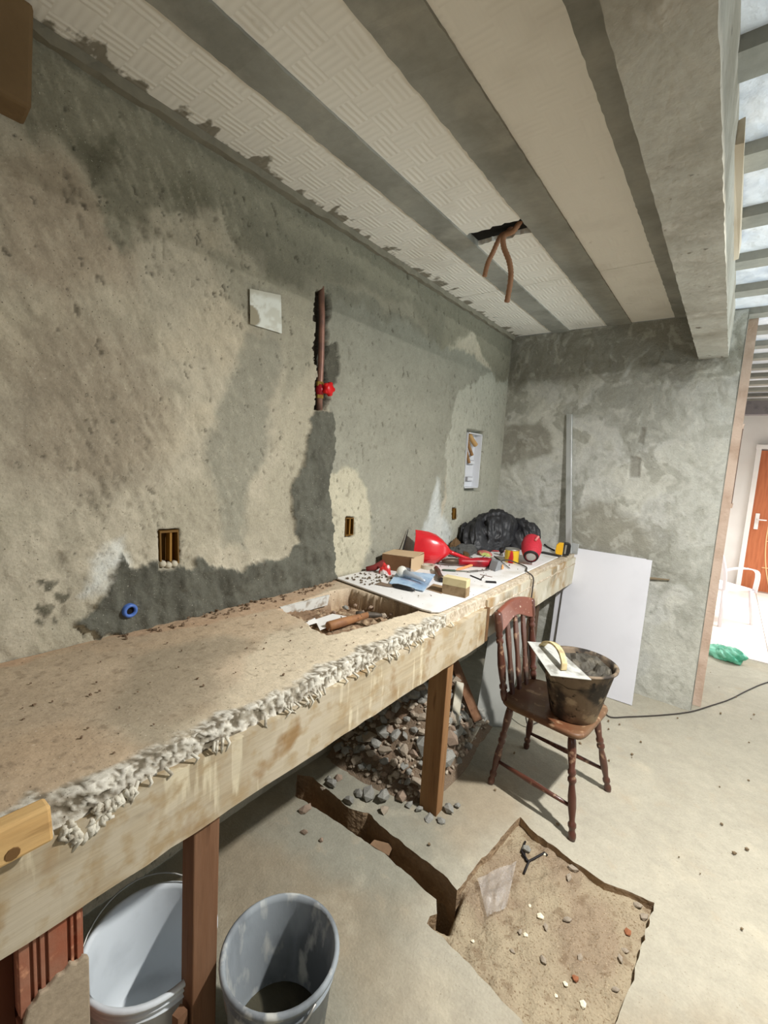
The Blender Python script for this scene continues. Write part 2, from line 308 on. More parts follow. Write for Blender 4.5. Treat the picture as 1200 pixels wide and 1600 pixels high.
# dirt bed
X, Y = np.meshgrid(np.arange(0.0, 1.75, .0085), np.arange(-3.3, -1.6, .0085), indexing='ij')
tr = sm(-.02, .05, sdist(X, Y, fp([(700, 1440), (684, 1432), (640, 1420), (440, 1290), (440, 1190), (500, 1200), (660, 1330), (722, 1388)])))
dz = -.034+fbm(X*5, Y*5, 310, 4)*.022+fbm(X*26, Y*22, 311, 4)*.012+np.abs(fbm(X*45, Y*45, 318, 3))*.008-tr*.22+sm(1.12, 0.9, X)*-.006
col = np.ones(X.shape+(3,))*np.array(s(160, 145, 121)); bb = fbm(X*5, Y*5, 320, 5)
col = lay(col, sm(.0, .35, bb)*.6, s(142, 122, 102)); col = lay(col, sm(0, .3, -bb)*.5, s(174, 160, 134)); col = lay(col, sm(.25, .4, fbm(X*30, Y*30, 321, 3))*.5, s(112, 90, 68)); col = lay(col, tr*.8, s(92, 68, 48))
M_dirt = mat('loose_dirt', vcol=True, rough=1, noise=[(150, .55, .7, s(120, 98, 74)), (230, .62, .72, s(196, 176, 146))], bump=[(110, .7, .01)], spec=.1)
g = grid('dirt_bed', np.stack([X, Y, dz], -1), col, M_dirt, 'stuff'); props(g, 'brown loose dirt at the bottom of the dug out floor pit', 'dirt')

# ------------------------------------------------------------------ tile room beyond, far wall, door
M_tile = mat('glossy_pale_tile', s(228, 218, 208), .3, noise=[(3, .4, .7, s(216, 202, 190))]); M_grout = mat('grout', s(150, 132, 118), .9)
tf = obj('floor_tiled', MB().box((3.05, 3.3, -.03), (3.1, 3.6, .04)), M_grout); tf['kind'] = 'structure'
tm = mesh_of(MB().box((0, 0, 0), (.545, .545, .012)), 'tile', M_tile)
for i in range(5):
    for j in range(6):
        t = bpy.data.objects.new('tile', tm); C.collection.objects.link(t); t.parent = tf; t.location = Vector((1.79+i*.55, 1.79+j*.55, -.003))-tf.location
M_white = mat('white_paint', s(240, 236, 230), .8, noise=[(2, .4, .8, s(228, 220, 212))])
obj('wall_far', MB().box((3.05, 5.1, H/2), (3.4, .1, H)), M_white)['kind'] = 'structure'
obj('wall_far_left', MB().box((1.32, 2.9, H/2), (.1, 4.5, H)), M_white)['kind'] = 'structure'
lt = obj('lintel', MB().box((3.0, 3.4, 2.5), (3.3, .16, .16)), mat('grey_lintel', s(128, 122, 122), .9, noise=[(12, .5, .7, s(98, 92, 94))], bump=[(50, .4, .01)])); lt.name = 'trim_1'; lt['kind'] = 'structure'
DX = -.10; dr = empty('door_1', (2.25, 5.0, 0), None, None); dr['kind'] = 'structure'
M_dw = mat('orange_brown_wood', s(190, 112, 72), .5, noise=[(6, .4, .7, s(172, 96, 60))], stretch=(6, 1, .6)); M_inl = mat('pale_inlay', s(232, 190, 140), .5)
obj('door_leaf', MB().box((2.42+DX, 5.02, 1.03), (.86, .05, 2.1)), M_dw, dr)
for xx in (1.96, 2.88): obj('door_frame', MB().box((xx+DX, 5.0, 1.04), (.06, .1, 2.12)), M_white, dr)
obj('door_frame', MB().box((2.42+DX, 5.0, 2.13), (1.0, .12, .06)), M_white, dr)
arc = [(2.20+DX+.14*abs((z-.85)/.85)**2, 4.99, z) for z in np.linspace(.02, 1.65, 20)]
obj('inlay_line', MB().tube(arc, .008, 6), M_inl, dr)
for z in (.35, .75, 1.15): obj('inlay_line', MB().tube([(2.2+DX, 4.99, z), (2.8+DX, 4.99, z+.02)], .007, 6), M_inl, dr)
hd = obj('handle_plate', MB().box((2.06+DX, 4.985, 1.03), (.05, .015, .24)), M_white, dr, bevel=.006)
obj('handle', MB().tube([(2.06+DX, 4.98, 1.06), (2.06+DX, 4.94, 1.06), (2.17+DX, 4.94, 1.06)], .01), M_white, hd, smooth=True)
# outer shell of the main room (right, rear)
for nm, c, d in (('wall_right', (4.66, -.9, .3), (.12, 9.2, .6)), ('wall_right_upper', (4.66, -.9, 2.55), (.12, 9.2, .3)), ('wall_right_pier', (4.66, .9, 1.5), (.12, .8, 2.4)), ('wall_right_rear', (4.66, -4.3, 1.5), (.12, 2.4, 2.4)),
                 ('wall_rear', (2.2, -5.56, .4), (5, .12, .8)), ('wall_rear_upper', (2.2, -5.56, 2.5), (5, .12, .4)), ('wall_rear_left', (.5, -5.56, 1.5), (1.2, .12, 1.5)), ('wall_rear_right', (3.7, -5.56, 1.5), (2, .12, 1.5))):
    obj(nm, MB().box(c, d), M_wet)['kind'] = 'structure'

# ------------------------------------------------------------------ ceiling: joists with polystyrene infill
ce = empty('ceiling', (0, 0, H), None, None); ce['kind'] = 'structure'
M_eps = mat('white_foam', s(232, 226, 214), .9, spec=.2, noise=[(2.5, .55, .75, s(216, 209, 196)), (9, .68, .78, s(196, 188, 172))])
nt = M_eps.node_tree; N, L = nt.nodes, nt.links        # pressed pattern of nested ridges
tc = N.new('ShaderNodeTexCoord'); mp = N.new('ShaderNodeMapping'); L.new(tc.outputs['Object'], mp.inputs[0]); mp.inputs['Scale'].default_value = (1, 1, 0)
ck = N.new('ShaderNodeTexChecker'); ck.inputs['Scale'].default_value = 11; L.new(mp.outputs[0], ck.inputs[0])
hs = []
for ax in ('X', 'Y'):
    wv = N.new('ShaderNodeTexWave'); wv.bands_direction = ax; wv.inputs['Scale'].default_value = 14; wv.inputs['Distortion'].default_value = 1.2; wv.inputs['Detail'].default_value = 1; L.new(mp.outputs[0], wv.inputs[0]); hs.append(wv)
mx = N.new('ShaderNodeMix'); mx.data_type = 'FLOAT'; L.new(ck.outputs['Fac'], mx.inputs[0]); L.new(hs[0].outputs['Fac'], mx.inputs[2]); L.new(hs[1].outputs['Fac'], mx.inputs[3])
bn = N.new('ShaderNodeBump'); bn.inputs['Strength'].default_value = .32; bn.inputs['Distance'].default_value = .004; L.new(mx.outputs[0], bn.inputs['Height']); L.new(bn.outputs[0], N['Principled BSDF'].inputs['Normal'])
M_joist = mat('grey_joist_concrete', s(152, 150, 140), .9, mott=[(30, .07)], noise=[(2.5, .45, .6, s(134, 132, 122)), (6, .5, .75, s(164, 160, 148))], bump=[(70, .3, .004), (10, .2, .01)])
M_beam = mat('beam_concrete', s(166, 160, 146), .9, mott=[(6, .1), (40, .08)], noise=[(2.2, .42, .65, s(134, 126, 110)), (9, .52, .72, s(170, 162, 148)), (16, .66, .72, s(100, 90, 76))], bump=[(60, .4, .006), (8, .5, .02)])
seams = [-5.5, -3.41, -1.01, .0]; jx = [(.333, .463), (.736, .894), (1.16, 1.36)]; ex = [(0, .333), (.463, .736), (.894, 1.16)]
HOLE = (-1.73, -1.60)
M_eps0 = M_eps.copy(); M_eps0.name = 'white_foam_smeared'; nt = M_eps0.node_tree; N, L = nt.nodes, nt.links; p = N['Principled BSDF']; bs = p.inputs['Base Color'].links[0].from_socket
tc = N.new('ShaderNodeTexCoord'); sx_ = N.new('ShaderNodeSeparateXYZ'); L.new(tc.outputs['Object'], sx_.inputs[0])
mpp = N.new('ShaderNodeMapping'); mpp.inputs['Scale'].default_value = (.45, 1, 1); L.new(tc.outputs['Object'], mpp.inputs[0])
tn = N.new('ShaderNodeTexNoise'); tn.inputs['Scale'].default_value = 15; tn.inputs['Detail'].default_value = 4; L.new(mpp.outputs[0], tn.inputs[0])
ma = N.new('ShaderNodeMath'); ma.operation = 'MULTIPLY_ADD'; ma.inputs[1].default_value = -2.0; L.new(sx_.outputs[0], ma.inputs[0]); L.new(tn.outputs[0], ma.inputs[2])
mr_ = N.new('ShaderNodeMapRange'); mr_.inputs[1].default_value = .40; mr_.inputs[2].default_value = .46; L.new(ma.outputs[0], mr_.inputs[0])
mx = N.new('ShaderNodeMix'); mx.data_type = 'RGBA'; L.new(mr_.outputs[0], mx.inputs[0]); L.new(bs, mx.inputs[6]); mx.inputs[7].default_value = (*s(138, 131, 116), 1); L.new(mx.outputs[2], p.inputs['Base Color'])
for i, (a, b) in enumerate(ex):
    for j in range(len(seams)-1):
        spans = [(seams[j], seams[j+1])]
        if i == 1 and seams[j] < HOLE[0] < seams[j+1]: spans = [(seams[j], HOLE[0]), (HOLE[1], seams[j+1])]
        for (y0, y1) in spans:
            if i == 1 and y0 == HOLE[1] or (i == 1 and y1 == HOLE[0]):    # ragged cut edge
                pl = []; hy = HOLE[1] if y0 == HOLE[1] else HOLE[0]; oy = y1 if y0 == HOLE[1] else y0
                pl = [(a, oy), (b, oy)]+[(b+(a-b)*k/14, hy+rnd.uniform(-.012, .012)+(.0 if hy == HOLE[1] else .0)) for k in range(15)]
                mb = MB().prism(pl, (0, 0, H+.004), (1, 0, 0), (0, 1, 0), (0, 0, .08))
            else: mb = MB().box(((a+b)/2, (y0+y1)/2, H+.044), (b-a, y1-y0-.004, .08))
            obj('foam_panel', mb, M_eps0 if i == 0 else M_eps, ce)
def rough_prism(x0, x1, y0, y1, z0, z1, amp=.004, step=.04):       # long member with uneven arrises
    n = int((y1-y0)/step); vs = []; fs = []
    for i in range(n+1):
        y = y0+(y1-y0)*i/n; j = lambda: rnd.uniform(-amp, amp)
        vs += [(x0+j(), y, z0+j()), (x1+j(), y, z0+j()), (x1, y, z1), (x0, y, z1)]
    for i in range(n):
        for k in range(4): fs.append((i*4+k, i*4+(k+1) % 4, i*4+4+(k+1) % 4, i*4+4+k))
    fs += [(3, 2, 1, 0), tuple(n*4+k for k in range(4))]
    return MB().add(vs, fs)
for a, b in jx: obj('joist', rough_prism(a, b, -5.5, .0, H-.004, H+.09, .0018, .025), M_joist, ce)
obj('wall_fillet', rough_prism(-.01, .028, -5.5, 0, H-.026, H+.01, .005), mat('fillet_cement', s(128, 122, 106), .95, mott=[(20, .12)]), ce)
ck_ = MB().box((.6, (HOLE[0]+HOLE[1])/2, H+.075), (.268, .118, .1)); obj('void_shade_box', ck_, M_dark, ce)  # near-black box; the unlit depth of the hole is put into its colour
obj('ceiling_slab', MB().box((2.2, -.3, H+.2), (5.2, 10.8, .05)), M_wet, ce)
# main room ceiling: joists run the other way
M_foil = mat('bright_foam', s(226, 228, 232), .5, noise=[(6, .45, .65, s(198, 204, 214))], bump=[(14, .6, .02)])
ry = [-5.3, -4.87, -4.44, -4.0, -3.55, -3.1, -2.65, -2.20, -1.74, -1.30, -.84, -.40, .06, .50, .95, 1.4, 1.85, 2.3, 2.75, 3.2, 3.65, 4.1, 4.55]
for k, y in enumerate(ry):
    obj('joist', MB().box((3.05, y, H+.02), (3.15, .11, .1)), M_joist, ce)
    if k+1 < len(ry): obj('foam_panel', MB().box((3.05, (y+ry[k+1])/2, H+.05), (3.15, ry[k+1]-y-.11, .08)), M_foil, ce)
bm_ = obj('ceiling_beam', rough_prism(1.325, 1.485, -5.5, .02, 2.412, H+.05, .0016, .03), M_beam); bm_['kind'] = 'structure'; bm_.name = 'trim_2'
o = obj('edge_board', MB().box((1.495, -1.5, 2.66), (.02, .9, .07), jit=.003), mat('pale_batten', s(196, 182, 160), .8, noise=[(8, .4, .7, s(168, 150, 126))], stretch=(1, .2, 1)), bm_)
pl_ = obj('trim_3', MB().box((.045, -3.61, 2.57), (.1, .6, .24), jit=.006), mat('brown_stub_plaster', s(126, 102, 72), .95, noise=[(6, .4, .7, s(112, 90, 62))], bump=[(30, .5, .01)]), bevel=.01); pl_['kind'] = 'structure'

# ------------------------------------------------------------------ counter
ct = empty('concrete_counter', (.35, -2.2, 0), 'long rough concrete counter slab along the left wall with an open cut out', 'counter')
XE = .692
u = np.concatenate([np.arange(0, XE-.012, .006), XE-.012+.012*np.sin(np.linspace(0, math.pi/2, 4))]); nt_ = len(u); down = np.linspace(.005, .075, 15)
ysl = np.arange(-4.2, -.005, .0055); A, Y = np.meshgrid(np.arange(nt_+len(down)), ysl, indexing='ij')
Xb = np.where(A < nt_, u[np.minimum(A, nt_-1)], XE); Zb = np.where(A < nt_, .978, .978-down[np.clip(A-nt_, 0, len(down)-1)])
S = Xb+(.978-Zb)                                  # unrolled coordinate
n1 = fbm(S*4, Y*4, 400, 4); n2 = fbm(S*45, Y*38, 410, 4); n3 = fbm(S*90, Y*80, 415, 3)
edge = sm(XE-.036, XE-.010, S+fbm(S*14, Y*14, 420, 4)*.05)*np.where(Y > -2.06, .25, 1); crust = edge*np.where(Y > -2.06, .45, 1)
Zc = Zb+np.where(A < nt_, n1*.004+n2*.0012, 0); Xc = Xb.copy()
wq_ = fbm(S*30, Y*30, 421, 3)*.02; noo = 1-np.abs(fbm((S+wq_)*42, (Y+wq_)*72, 422, 4))*4.0; noo = np.clip(noo, -.6, 1)*(.6+.8*vnoise(S*20, Y*26, 429))
Zc += np.where(A < nt_, edge*(n2*.003+noo*.0016-.001), 0); Xc += np.where(A >= nt_-3, crust*(.003+n2*.004+noo*.0035), 0)
Xc += np.where(A >= nt_, (sm(.93, .905, Zb))*.016, 0)
lump = np.exp(-((Y+3.42)/.06)**2)*edge; Zc += lump*.004*np.where(A < nt_, 1, 0); Xc += lump*.012
col = np.ones(S.shape+(3,))*np.array(s(176, 160, 138)); br = fbm(S*3, Y*1.6, 430, 5)
col = lay(col, sm(-.05, .3, br)*.75, s(154, 138, 117)); col = lay(col, sm(.05, .35, fbm(S*6, Y*4, 431, 4))*.4, s(168, 146, 120))
Sw, Yw = S+fbm(S*8, Y*8, 433, 4)*.05, Y+fbm(S*8, Y*8, 434, 4)*.05
def cp(l): return [tuple(at(x, y, 2, .978)[:2]) for x, y in l]
def cpatch(px, c, soft, op):
    global col
    col = lay(col, sm(-soft, soft, sdist(Sw, Yw, cp(px)))*op, c)
cpatch([(300, 1175), (215, 1155), (200, 1130), (330, 1110), (420, 985), (600, 955), (720, 960), (560, 1040), (430, 1100)], s(184, 172, 150), .03, .85)
cpatch([(120, 1160), (170, 1120), (190, 1060), (230, 1020), (360, 990), (400, 1000), (330, 1050), (350, 1090), (250, 1170), (215, 1165), (180, 1140)], s(134, 124, 106), .05, .7)
cpatch([(0, 1045), (160, 1000), (300, 985), (440, 950), (520, 915), (540, 900), (150, 985), (0, 1030)], s(168, 138, 112), .015, .6)
cpatch([(0, 1180), (100, 1130), (200, 1160), (150, 1200), (60, 1260), (0, 1260)], s(162, 142, 118), .05, .8)
ed_c = np.clip(edge*1.1, 0, 1); col = lay(col, ed_c*.8, s(158, 151, 136)); wl_ = sm(.05, .6, noo+n2)*ed_c; col = lay(col, wl_*.9, s(216, 211, 198))
col = lay(col, sm(-.15, .4, -noo)*ed_c*.85, s(98, 89, 73)); col = lay(col, sm(.36, .46, fbm(S*44, Y*44, 440, 3))*(1-ed_c)*.4, s(104, 90, 72))
# hole
HP = cp([(436, 952), (470, 940), (517, 925), (546, 919), (600, 935), (668, 950), (625, 962), (575, 977), (512, 992), (490, 982), (475, 968)])
dh = sdist(S+n2*.008, Y+n3*.008, HP); hm = sm(-.004, .004, dh)*np.where(A < nt_, 1, 0)
Zh = .936+fbm(S*18, Y*18, 450, 4)*.02+np.abs(fbm(S*50, Y*50, 455, 3))*.022-.05*sm(-2.42, -2.2, Y); Zc = Zc*(1-hm)+Zh*hm
col = lay(col, hm, s(120, 98, 78)); col = lay(col, hm*sm(.1, .35, fbm(S*40, Y*40, 456, 3))*.7, s(166, 146, 120))
M_slab = mat('slab_concrete', vcol=True, rough=.92, spec=.15, mott=[(5, .07), (40, .08), (140, .08)], noise=[(200, .62, .74, s(100, 88, 70)), (170, .66, .76, s(214, 204, 186))], bump=[(120, .3, .004), (25, .3, .008)])
g = grid('slab', np.stack([Xc, Y, Zc], -1)-np.array(ct.location), np.where(ed_c[..., None] > .02, col*(1.30-.30*ed_c[..., None]), col*1.30), M_slab, parent=ct, flip=False)
obj('slab_core', MB().box((.35, -2.3, .82), (.64, 4.55, .08)), M_wet, ct)
M_wt = mat('white_tile_edge', s(222, 222, 216), .5, noise=[(30, .5, .65, s(170, 160, 146))])
p0, p1 = at(428, 948, 2, .978), at(508, 927, 2, .978); mid_ = (p0+p1)/2; an = math.atan2(p1[1]-p0[1], p1[0]-p0[0])
obj('white_lining', MB().box((mid_[0]+.028, mid_[1], .956), (np.linalg.norm(p1-p0)*.95, .010, .05), (.15, 0, an), jit=.003), M_wt, ct)

# formwork boards and props
def wood(nm, c, d, sc=(1, .06, 1)): return mat(nm, c, .8, noise=[(18, .35, .7, d), (45, .6, .75, tuple(x*.6 for x in d))], bump=[(60, .5, .004)], stretch=sc, spec=.2, mott=[(9, .10), (34, .12), (90, .08)])
M_w1 = wood('weathered_plank_wood', s(182, 168, 142), s(156, 138, 110)); 
n_ = M_w1.node_tree; L = n_.links; p = n_.nodes['Principled BSDF']; base = p.inputs['Base Color'].links[0].from_socket   # cement runs on the plank
tc = n_.nodes.new('ShaderNodeTexCoord'); mp2 = n_.nodes.new('ShaderNodeMapping'); mp2.inputs['Scale'].default_value = (1, 1, .12); L.new(tc.outputs['Object'], mp2.inputs[0])
def nz(sc, lo, hi, vec):
    t = n_.nodes.new('ShaderNodeTexNoise'); t.inputs['Scale'].default_value = sc; t.inputs['Detail'].default_value = 4; L.new(vec, t.inputs[0]); r = n_.nodes.new('ShaderNodeMapRange'); r.inputs[1].default_value = lo; r.inputs[2].default_value = hi; L.new(t.outputs[0], r.inputs[0]); return r.outputs[0]
for (sc, lo, hi, vec, cc) in ((28, .58, .64, mp2.outputs[0], s(206, 194, 166)), (5, .44, .58, tc.outputs['Object'], s(184, 172, 150)), (22, .5, .68, tc.outputs['Object'], s(166, 146, 114)), (7, .6, .7, tc.outputs['Object'], s(146, 118, 82))):
    mx = n_.nodes.new('ShaderNodeMix'); mx.data_type = 'RGBA'; L.new(nz(sc, lo, hi, vec), mx.inputs[0]); L.new(base, mx.inputs[6]); mx.inputs[7].default_value = (*cc, 1); base = mx.outputs[2]
L.new(base, p.inputs['Base Color'])
def plank(x0, x1, y0, y1, z0, z1, amp=.003):
    n = max(2, int((y1-y0)/.05)); vs = []; fs = []
    for i in range(n+1):
        y = y0+(y1-y0)*i/n; j = [rnd.uniform(-amp, amp) for _ in range(4)]
        vs += [(x0, y, z0+j[0]), (x1, y, z0+j[1]), (x1+j[2], y, z1+j[3]), (x0, y, z1+j[3])]
    for i in range(n):
        for k in range(4): fs.append((i*4+k, i*4+(k+1) % 4, i*4+4+(k+1) % 4, i*4+4+k))
    fs += [(3, 2, 1, 0), tuple(n*4+k for k in range(4))]; return MB().add(vs, fs)
thing('formwork_plank', plank(.692, .722, -4.6, -1.70, .753, .925), M_w1, 'long weathered brown plank along the counter front with cement drips running down', 'plank', 'planks fixed to the counter front')
M_w2 = mat('cement_coated_plank', s(196, 188, 168), .9, noise=[(5, .52, .62, s(168, 138, 98)), (22, .5, .75, s(216, 210, 196)), (9, .6, .7, s(150, 140, 118))], stretch=(1, .6, .5), bump=[(40, .4, .006)])
thing('formwork_plank', plank(.675, .705, -1.66, -.01, .755, .955), M_w2, 'pale cement coated plank on the counter front behind the wooden chair', 'plank', 'planks fixed to the counter front')
thing('batten', MB().box((.712, -1.68, .84), (.02, .03, .17)), wood('dark_batten_wood', s(120, 90, 62), s(90, 64, 42)), 'thin dark vertical batten covering the joint of the counter front planks', 'batten')
M_blk = wood('pale_pine', s(214, 178, 122), s(184, 144, 92), (1, .12, 1))
wb = thing('wood_block', MB().box((.742, -3.73, .985), (.034, .46, .066), jit=.003), M_blk, 'pale pine board end nailed over the plank at the lower left edge', 'board', bevel=.006)
obj('knot', MB().ring((.757, -3.555, .965), (.7605, -3.555, .965), [(0, .012), (1, .010)], 10), mat('knot_wood', s(110, 80, 46), .8), wb)
# cement blob with drips under the crust end
bl = MB()
for k in range(40):
    y = -3.43+rnd.gauss(0, .035); l = rnd.uniform(.01, .035); z0_ = .94-rnd.uniform(0, .07)*math.exp(-((y+3.44)/.03)**2); bl.tube([(.716, y, z0_), (.7225+rnd.uniform(0, .003), y+rnd.uniform(-.012, .012), z0_-l*.5), (.721, y+rnd.uniform(-.01, .01), z0_-l)], [.007, .006, .002], 6)
for k in range(34):
    y = rnd.uniform(-3.4, -2.05); l = rnd.uniform(.008, .028); bl.tube([(.712, y, .945), (.722+rnd.uniform(0, .008), y+rnd.uniform(-.012, .012), .94-l*.4), (.721, y+rnd.uniform(-.012, .012), .935-l)], [.004, .004, .0015], 5)
o = obj('cement_drips', bl, mat('pale_crust', s(206, 200, 184), .95, noise=[(40, .5, .65, s(150, 140, 122))], bump=[(70, .6, .006)]), ct, smooth=True); o['kind'] = 'stuff'
def ppost(mb_list, label, m, c, d, rz=0):
    thing('wooden_prop', MB().box(c, d, (0, 0, rz), jit=.002), m, label, 'prop', 'wooden props holding up the counter', bevel=.003)
M_pr1 = wood('reddish_prop_wood', s(134, 100, 76), s(104, 72, 50), (1, 1, .08)); M_pr2 = wood('tan_prop_wood', s(160, 122, 84), s(124, 88, 56), (1, 1, .08))
ppost(None, 'reddish brown square prop between the white tub and the grey bucket', M_pr1, (.672, -3.178, .376), (.055, .066, .752))
ppost(None, 'tan wooden prop standing among the rubble in front of the stone heap', M_pr2, (.652, -1.99, .376), (.095, .06, .752))
ppost(None, 'dark wooden prop half hidden in the shade behind the chair back', wood('dark_prop_wood', s(96, 74, 56), s(70, 52, 40), (1, 1, .08)), (.60, -.62, .376), (.06, .06, .752))

# brick pier
bp_ = empty('brick_pier', (.60, -3.62, 0), 'pier of orange ribbed clay blocks partly plastered under the near end of the counter', 'pier')
M_br = mat('red_clay', s(152, 106, 84), .85, noise=[(10, .4, .7, s(150, 82, 56)), (40, .6, .75, s(206, 150, 116))], bump=[(60, .4, .004)])
for k, z in enumerate((.01, .20, .39, .58)):
    for y0_, y1_ in ((-3.540, -3.436), (-3.76, -3.572)):
        mb = MB().box((.60, (y0_+y1_)/2, z+.084), (.175, y1_-y0_, .168))
        yy = y1_-.006; q_ = 0
        while yy > y0_+.008:
            wd_ = (.007, .005, .030)[q_ % 3]; wd_ = min(wd_, yy-y0_-.001); mb.box((.690, yy-wd_/2, z+.084), (.009, wd_, .168)); yy -= wd_+.0055; q_ += 1
        obj('clay_block', mb, M_br, bp_, bevel=.001)
obj('gap_shade_fill', MB().box((.59, -3.556, .375), (.15, .03, .75)), mat('cavity_shade_clay', s(96, 56, 38), .95), bp_)  # fill in the block gap; the cavity's shade is put into its colour
pz = [(-3.538, .02), (-3.431, .02), (-3.431, .612), (-3.44, .622), (-3.452, .618), (-3.462, .628), (-3.473, .618), (-3.484, .622), (-3.499, .610), (-3.512, .612), (-3.520, .600), (-3.530, .596), (-3.536, .575), (-3.540, .50)]
obj('plaster_coat', MB().prism(pz, (.690, 0, 0), (0, 1, 0), (0, 0, 1), (.012, 0, 0)), mat('pier_plaster', s(160, 144, 122), .95, mott=[(20, .1), (80, .08)], bump=[(50, .5, .006)]), bp_, bevel=.003)

# ------------------------------------------------------------------ buckets
def bucket(name, label, c, rb, rt, h, m, mi, th=.006, rot=(0, 0, 0), group=None, ribs=()):
    e = empty(name, c, label, 'bucket', group, rot)
    pr = [(0, rb)]+[(q, rb+(rt-rb)*q+dr) for t in ribs for q, dr in ((t-.012, 0), (t-.006, .005), (t+.006, .005), (t+.012, 0))]+[(.955, rb+(rt-rb)*.955), (.96, rt+.008), (.985, rt+.009), (1, rt+.004), (1, rt-.003)]+[(q, rb+(rt-rb)*q-th) for q in (.95, .6, .3, .03)]+[(.03, .001)]
    obj('shell', MB().ring((0, 0, 0), (0, 0, h), pr, 48), m, e, smooth=True, world=False)
    return e
M_gb = mat('cement_stained_grey_plastic', s(146, 152, 156), .7, noise=[(7, .42, .62, s(104, 108, 112)), (16, .56, .68, s(196, 196, 190))], stretch=(1, 1, .4), bump=[(40, .3, .003)])
b1 = bucket('grey_bucket', 'grey cement stained bucket with dark residue on the floor right of the reddish prop', (.805, -3.025, .004), .115, .145, .335, M_gb, None, ribs=(.86,))
M_res = mat('wet_residue', s(74, 70, 56), .35, noise=[(6, .45, .6, s(50, 46, 38))], bump=[(14, .4, .02)])
obj('residue', MB().ring((0, 0, .02), (0, 0, .08), [(0, .105), (1, .115)], 32), M_res, b1, world=False)
M_met = mat('dull_metal', s(170, 168, 162), .45, metal=.8)
hp = [(math.cos(a)*.152, .0+math.sin(a)*.11-.02, .32-abs(math.sin(a))*.1) for a in np.linspace(math.pi, 2*math.pi, 17)]
obj('bail_handle', MB().tube(hp, .0035, 6), M_met, b1, world=False, smooth=True)
M_wb = mat('white_plastic', s(222, 228, 232), .45, noise=[(8, .5, .7, s(206, 212, 216))])
b2 = bucket('white_tub', 'large white plastic tub under the counter behind the reddish prop', (.50, -3.215, .004), .135, .160, .30, M_wb, None, ribs=(.84, .9))
hp = [(-.168*math.sin(a)*.85, .168*math.cos(a), .275+.168*math.sin(a)*.5) for a in np.linspace(0, math.pi, 21)]
obj('bail_handle', MB().tube(hp, .0025, 6), M_met, b2, world=False, smooth=True)
thing('wood_offcut', MB().box((.685, -3.235, .13), (.022, .022, .26), (.0, .0, .2), jit=.003), M_pr1, 'reddish offcut of wood leaning between the white tub and the front prop', 'wood')
thing('wood_offcut', MB().box((.72, -3.28, .05), (.05, .09, .1), (0, 0, .3), jit=.005), wood('offcut_wood', s(190, 156, 120), s(160, 124, 88)), 'short pale wood offcut at the foot of the reddish prop', 'wood')

# ------------------------------------------------------------------ rubble heap
X, Y = np.meshgrid(np.arange(.03, .74, .012), np.arange(-2.18, -1.0, .012), indexing='ij')
def heap(x, y):
    base = .30*np.exp(-((x-.18)/.28)**2-((y+1.62)/.33)**2)+.22*np.exp(-((x-.45)/.2)**2-((y+1.72)/.2)**2)+.25*np.exp(-((x-.2)/.25)**2-((y+1.2)/.2)**2); fade = sm(-2.14, -1.98, y)*sm(.70, .52, x)*sm(-1.02, -1.2, y); return base*fade+.002
Zz = heap(X, Y)-.014+fbm(X*20, Y*20, 500, 4)*.02*sm(0, .05, heap(X, Y))-.004
col = np.ones(X.shape+(3,))*np.array(s(122, 106, 90)); col = lay(col, sm(0, .4, fbm(X*9, Y*9, 501, 4)), s(142, 118, 98))
g = grid('rubble_dust', np.stack([X, Y, Zz], -1), col, M_dirt, 'stuff'); props(g, 'heap of fine grey brown debris under the counter among the loose stones', 'debris')
def rock(seed, flat=.7):
    r = random.Random(seed); pts = []
    import bmesh
    b = bmesh.new(); bmesh.ops.create_icosphere(b, subdivisions=1, radius=1)
    sc = Vector((1, r.uniform(.6, .9), r.uniform(.45, flat)))
    cuts = [(Vector((r.uniform(-1, 1), r.uniform(-1, 1), r.uniform(-1, 1))).normalized(), r.uniform(.45, .8)) for _ in range(6)]
    for v in b.verts:
        p = v.co.copy()*r.uniform(.88, 1.08)
        for n, d in cuts:
            t = p.dot(n)
            if t > d: p -= n*(t-d)
        v.co = Vector((p.x*sc.x, p.y*sc.y, p.z*sc.z))
    zmin = min(v.co.z for v in b.verts)
    for v in b.verts: v.co.z -= zmin
    me = bpy.data.meshes.new('rubble_stone'); b.to_mesh(me); b.free(); return me
RM = [mat('stone_grey', s(168, 166, 158), .95, noise=[(30, .4, .7, s(112, 110, 104))], bump=[(80, .5, .004)]), mat('stone_tan', s(182, 170, 152), .95, noise=[(30, .4, .7, s(132, 112, 94))], bump=[(80, .5, .004)]), mat('stone_pink', s(164, 144, 126), .95, noise=[(30, .4, .7, s(140, 118, 102))], bump=[(80, .5, .004)])]
rocks = []
for k in range(12): me = rock(k); me.materials.append(RM[k % 3 if k % 4 else 0]); rocks.append(me)
def stone(x, y, z, sz, label, group, k=None, cat='stone', name='rubble_stone'):
    o = bpy.data.objects.new(name, rocks[rnd.randrange(12) if k is None else k]); C.collection.objects.link(o); o.location = (x, y, z)
    o.scale = (sz*rnd.uniform(.8, 1.2), sz*rnd.uniform(.8, 1.2), sz*rnd.uniform(.8, 1.1)); o.rotation_euler = (rnd.uniform(-.3, .3), rnd.uniform(-.3, .3), rnd.uniform(0, 6)); return props(o, label, cat, group)
n = 0; placed = []
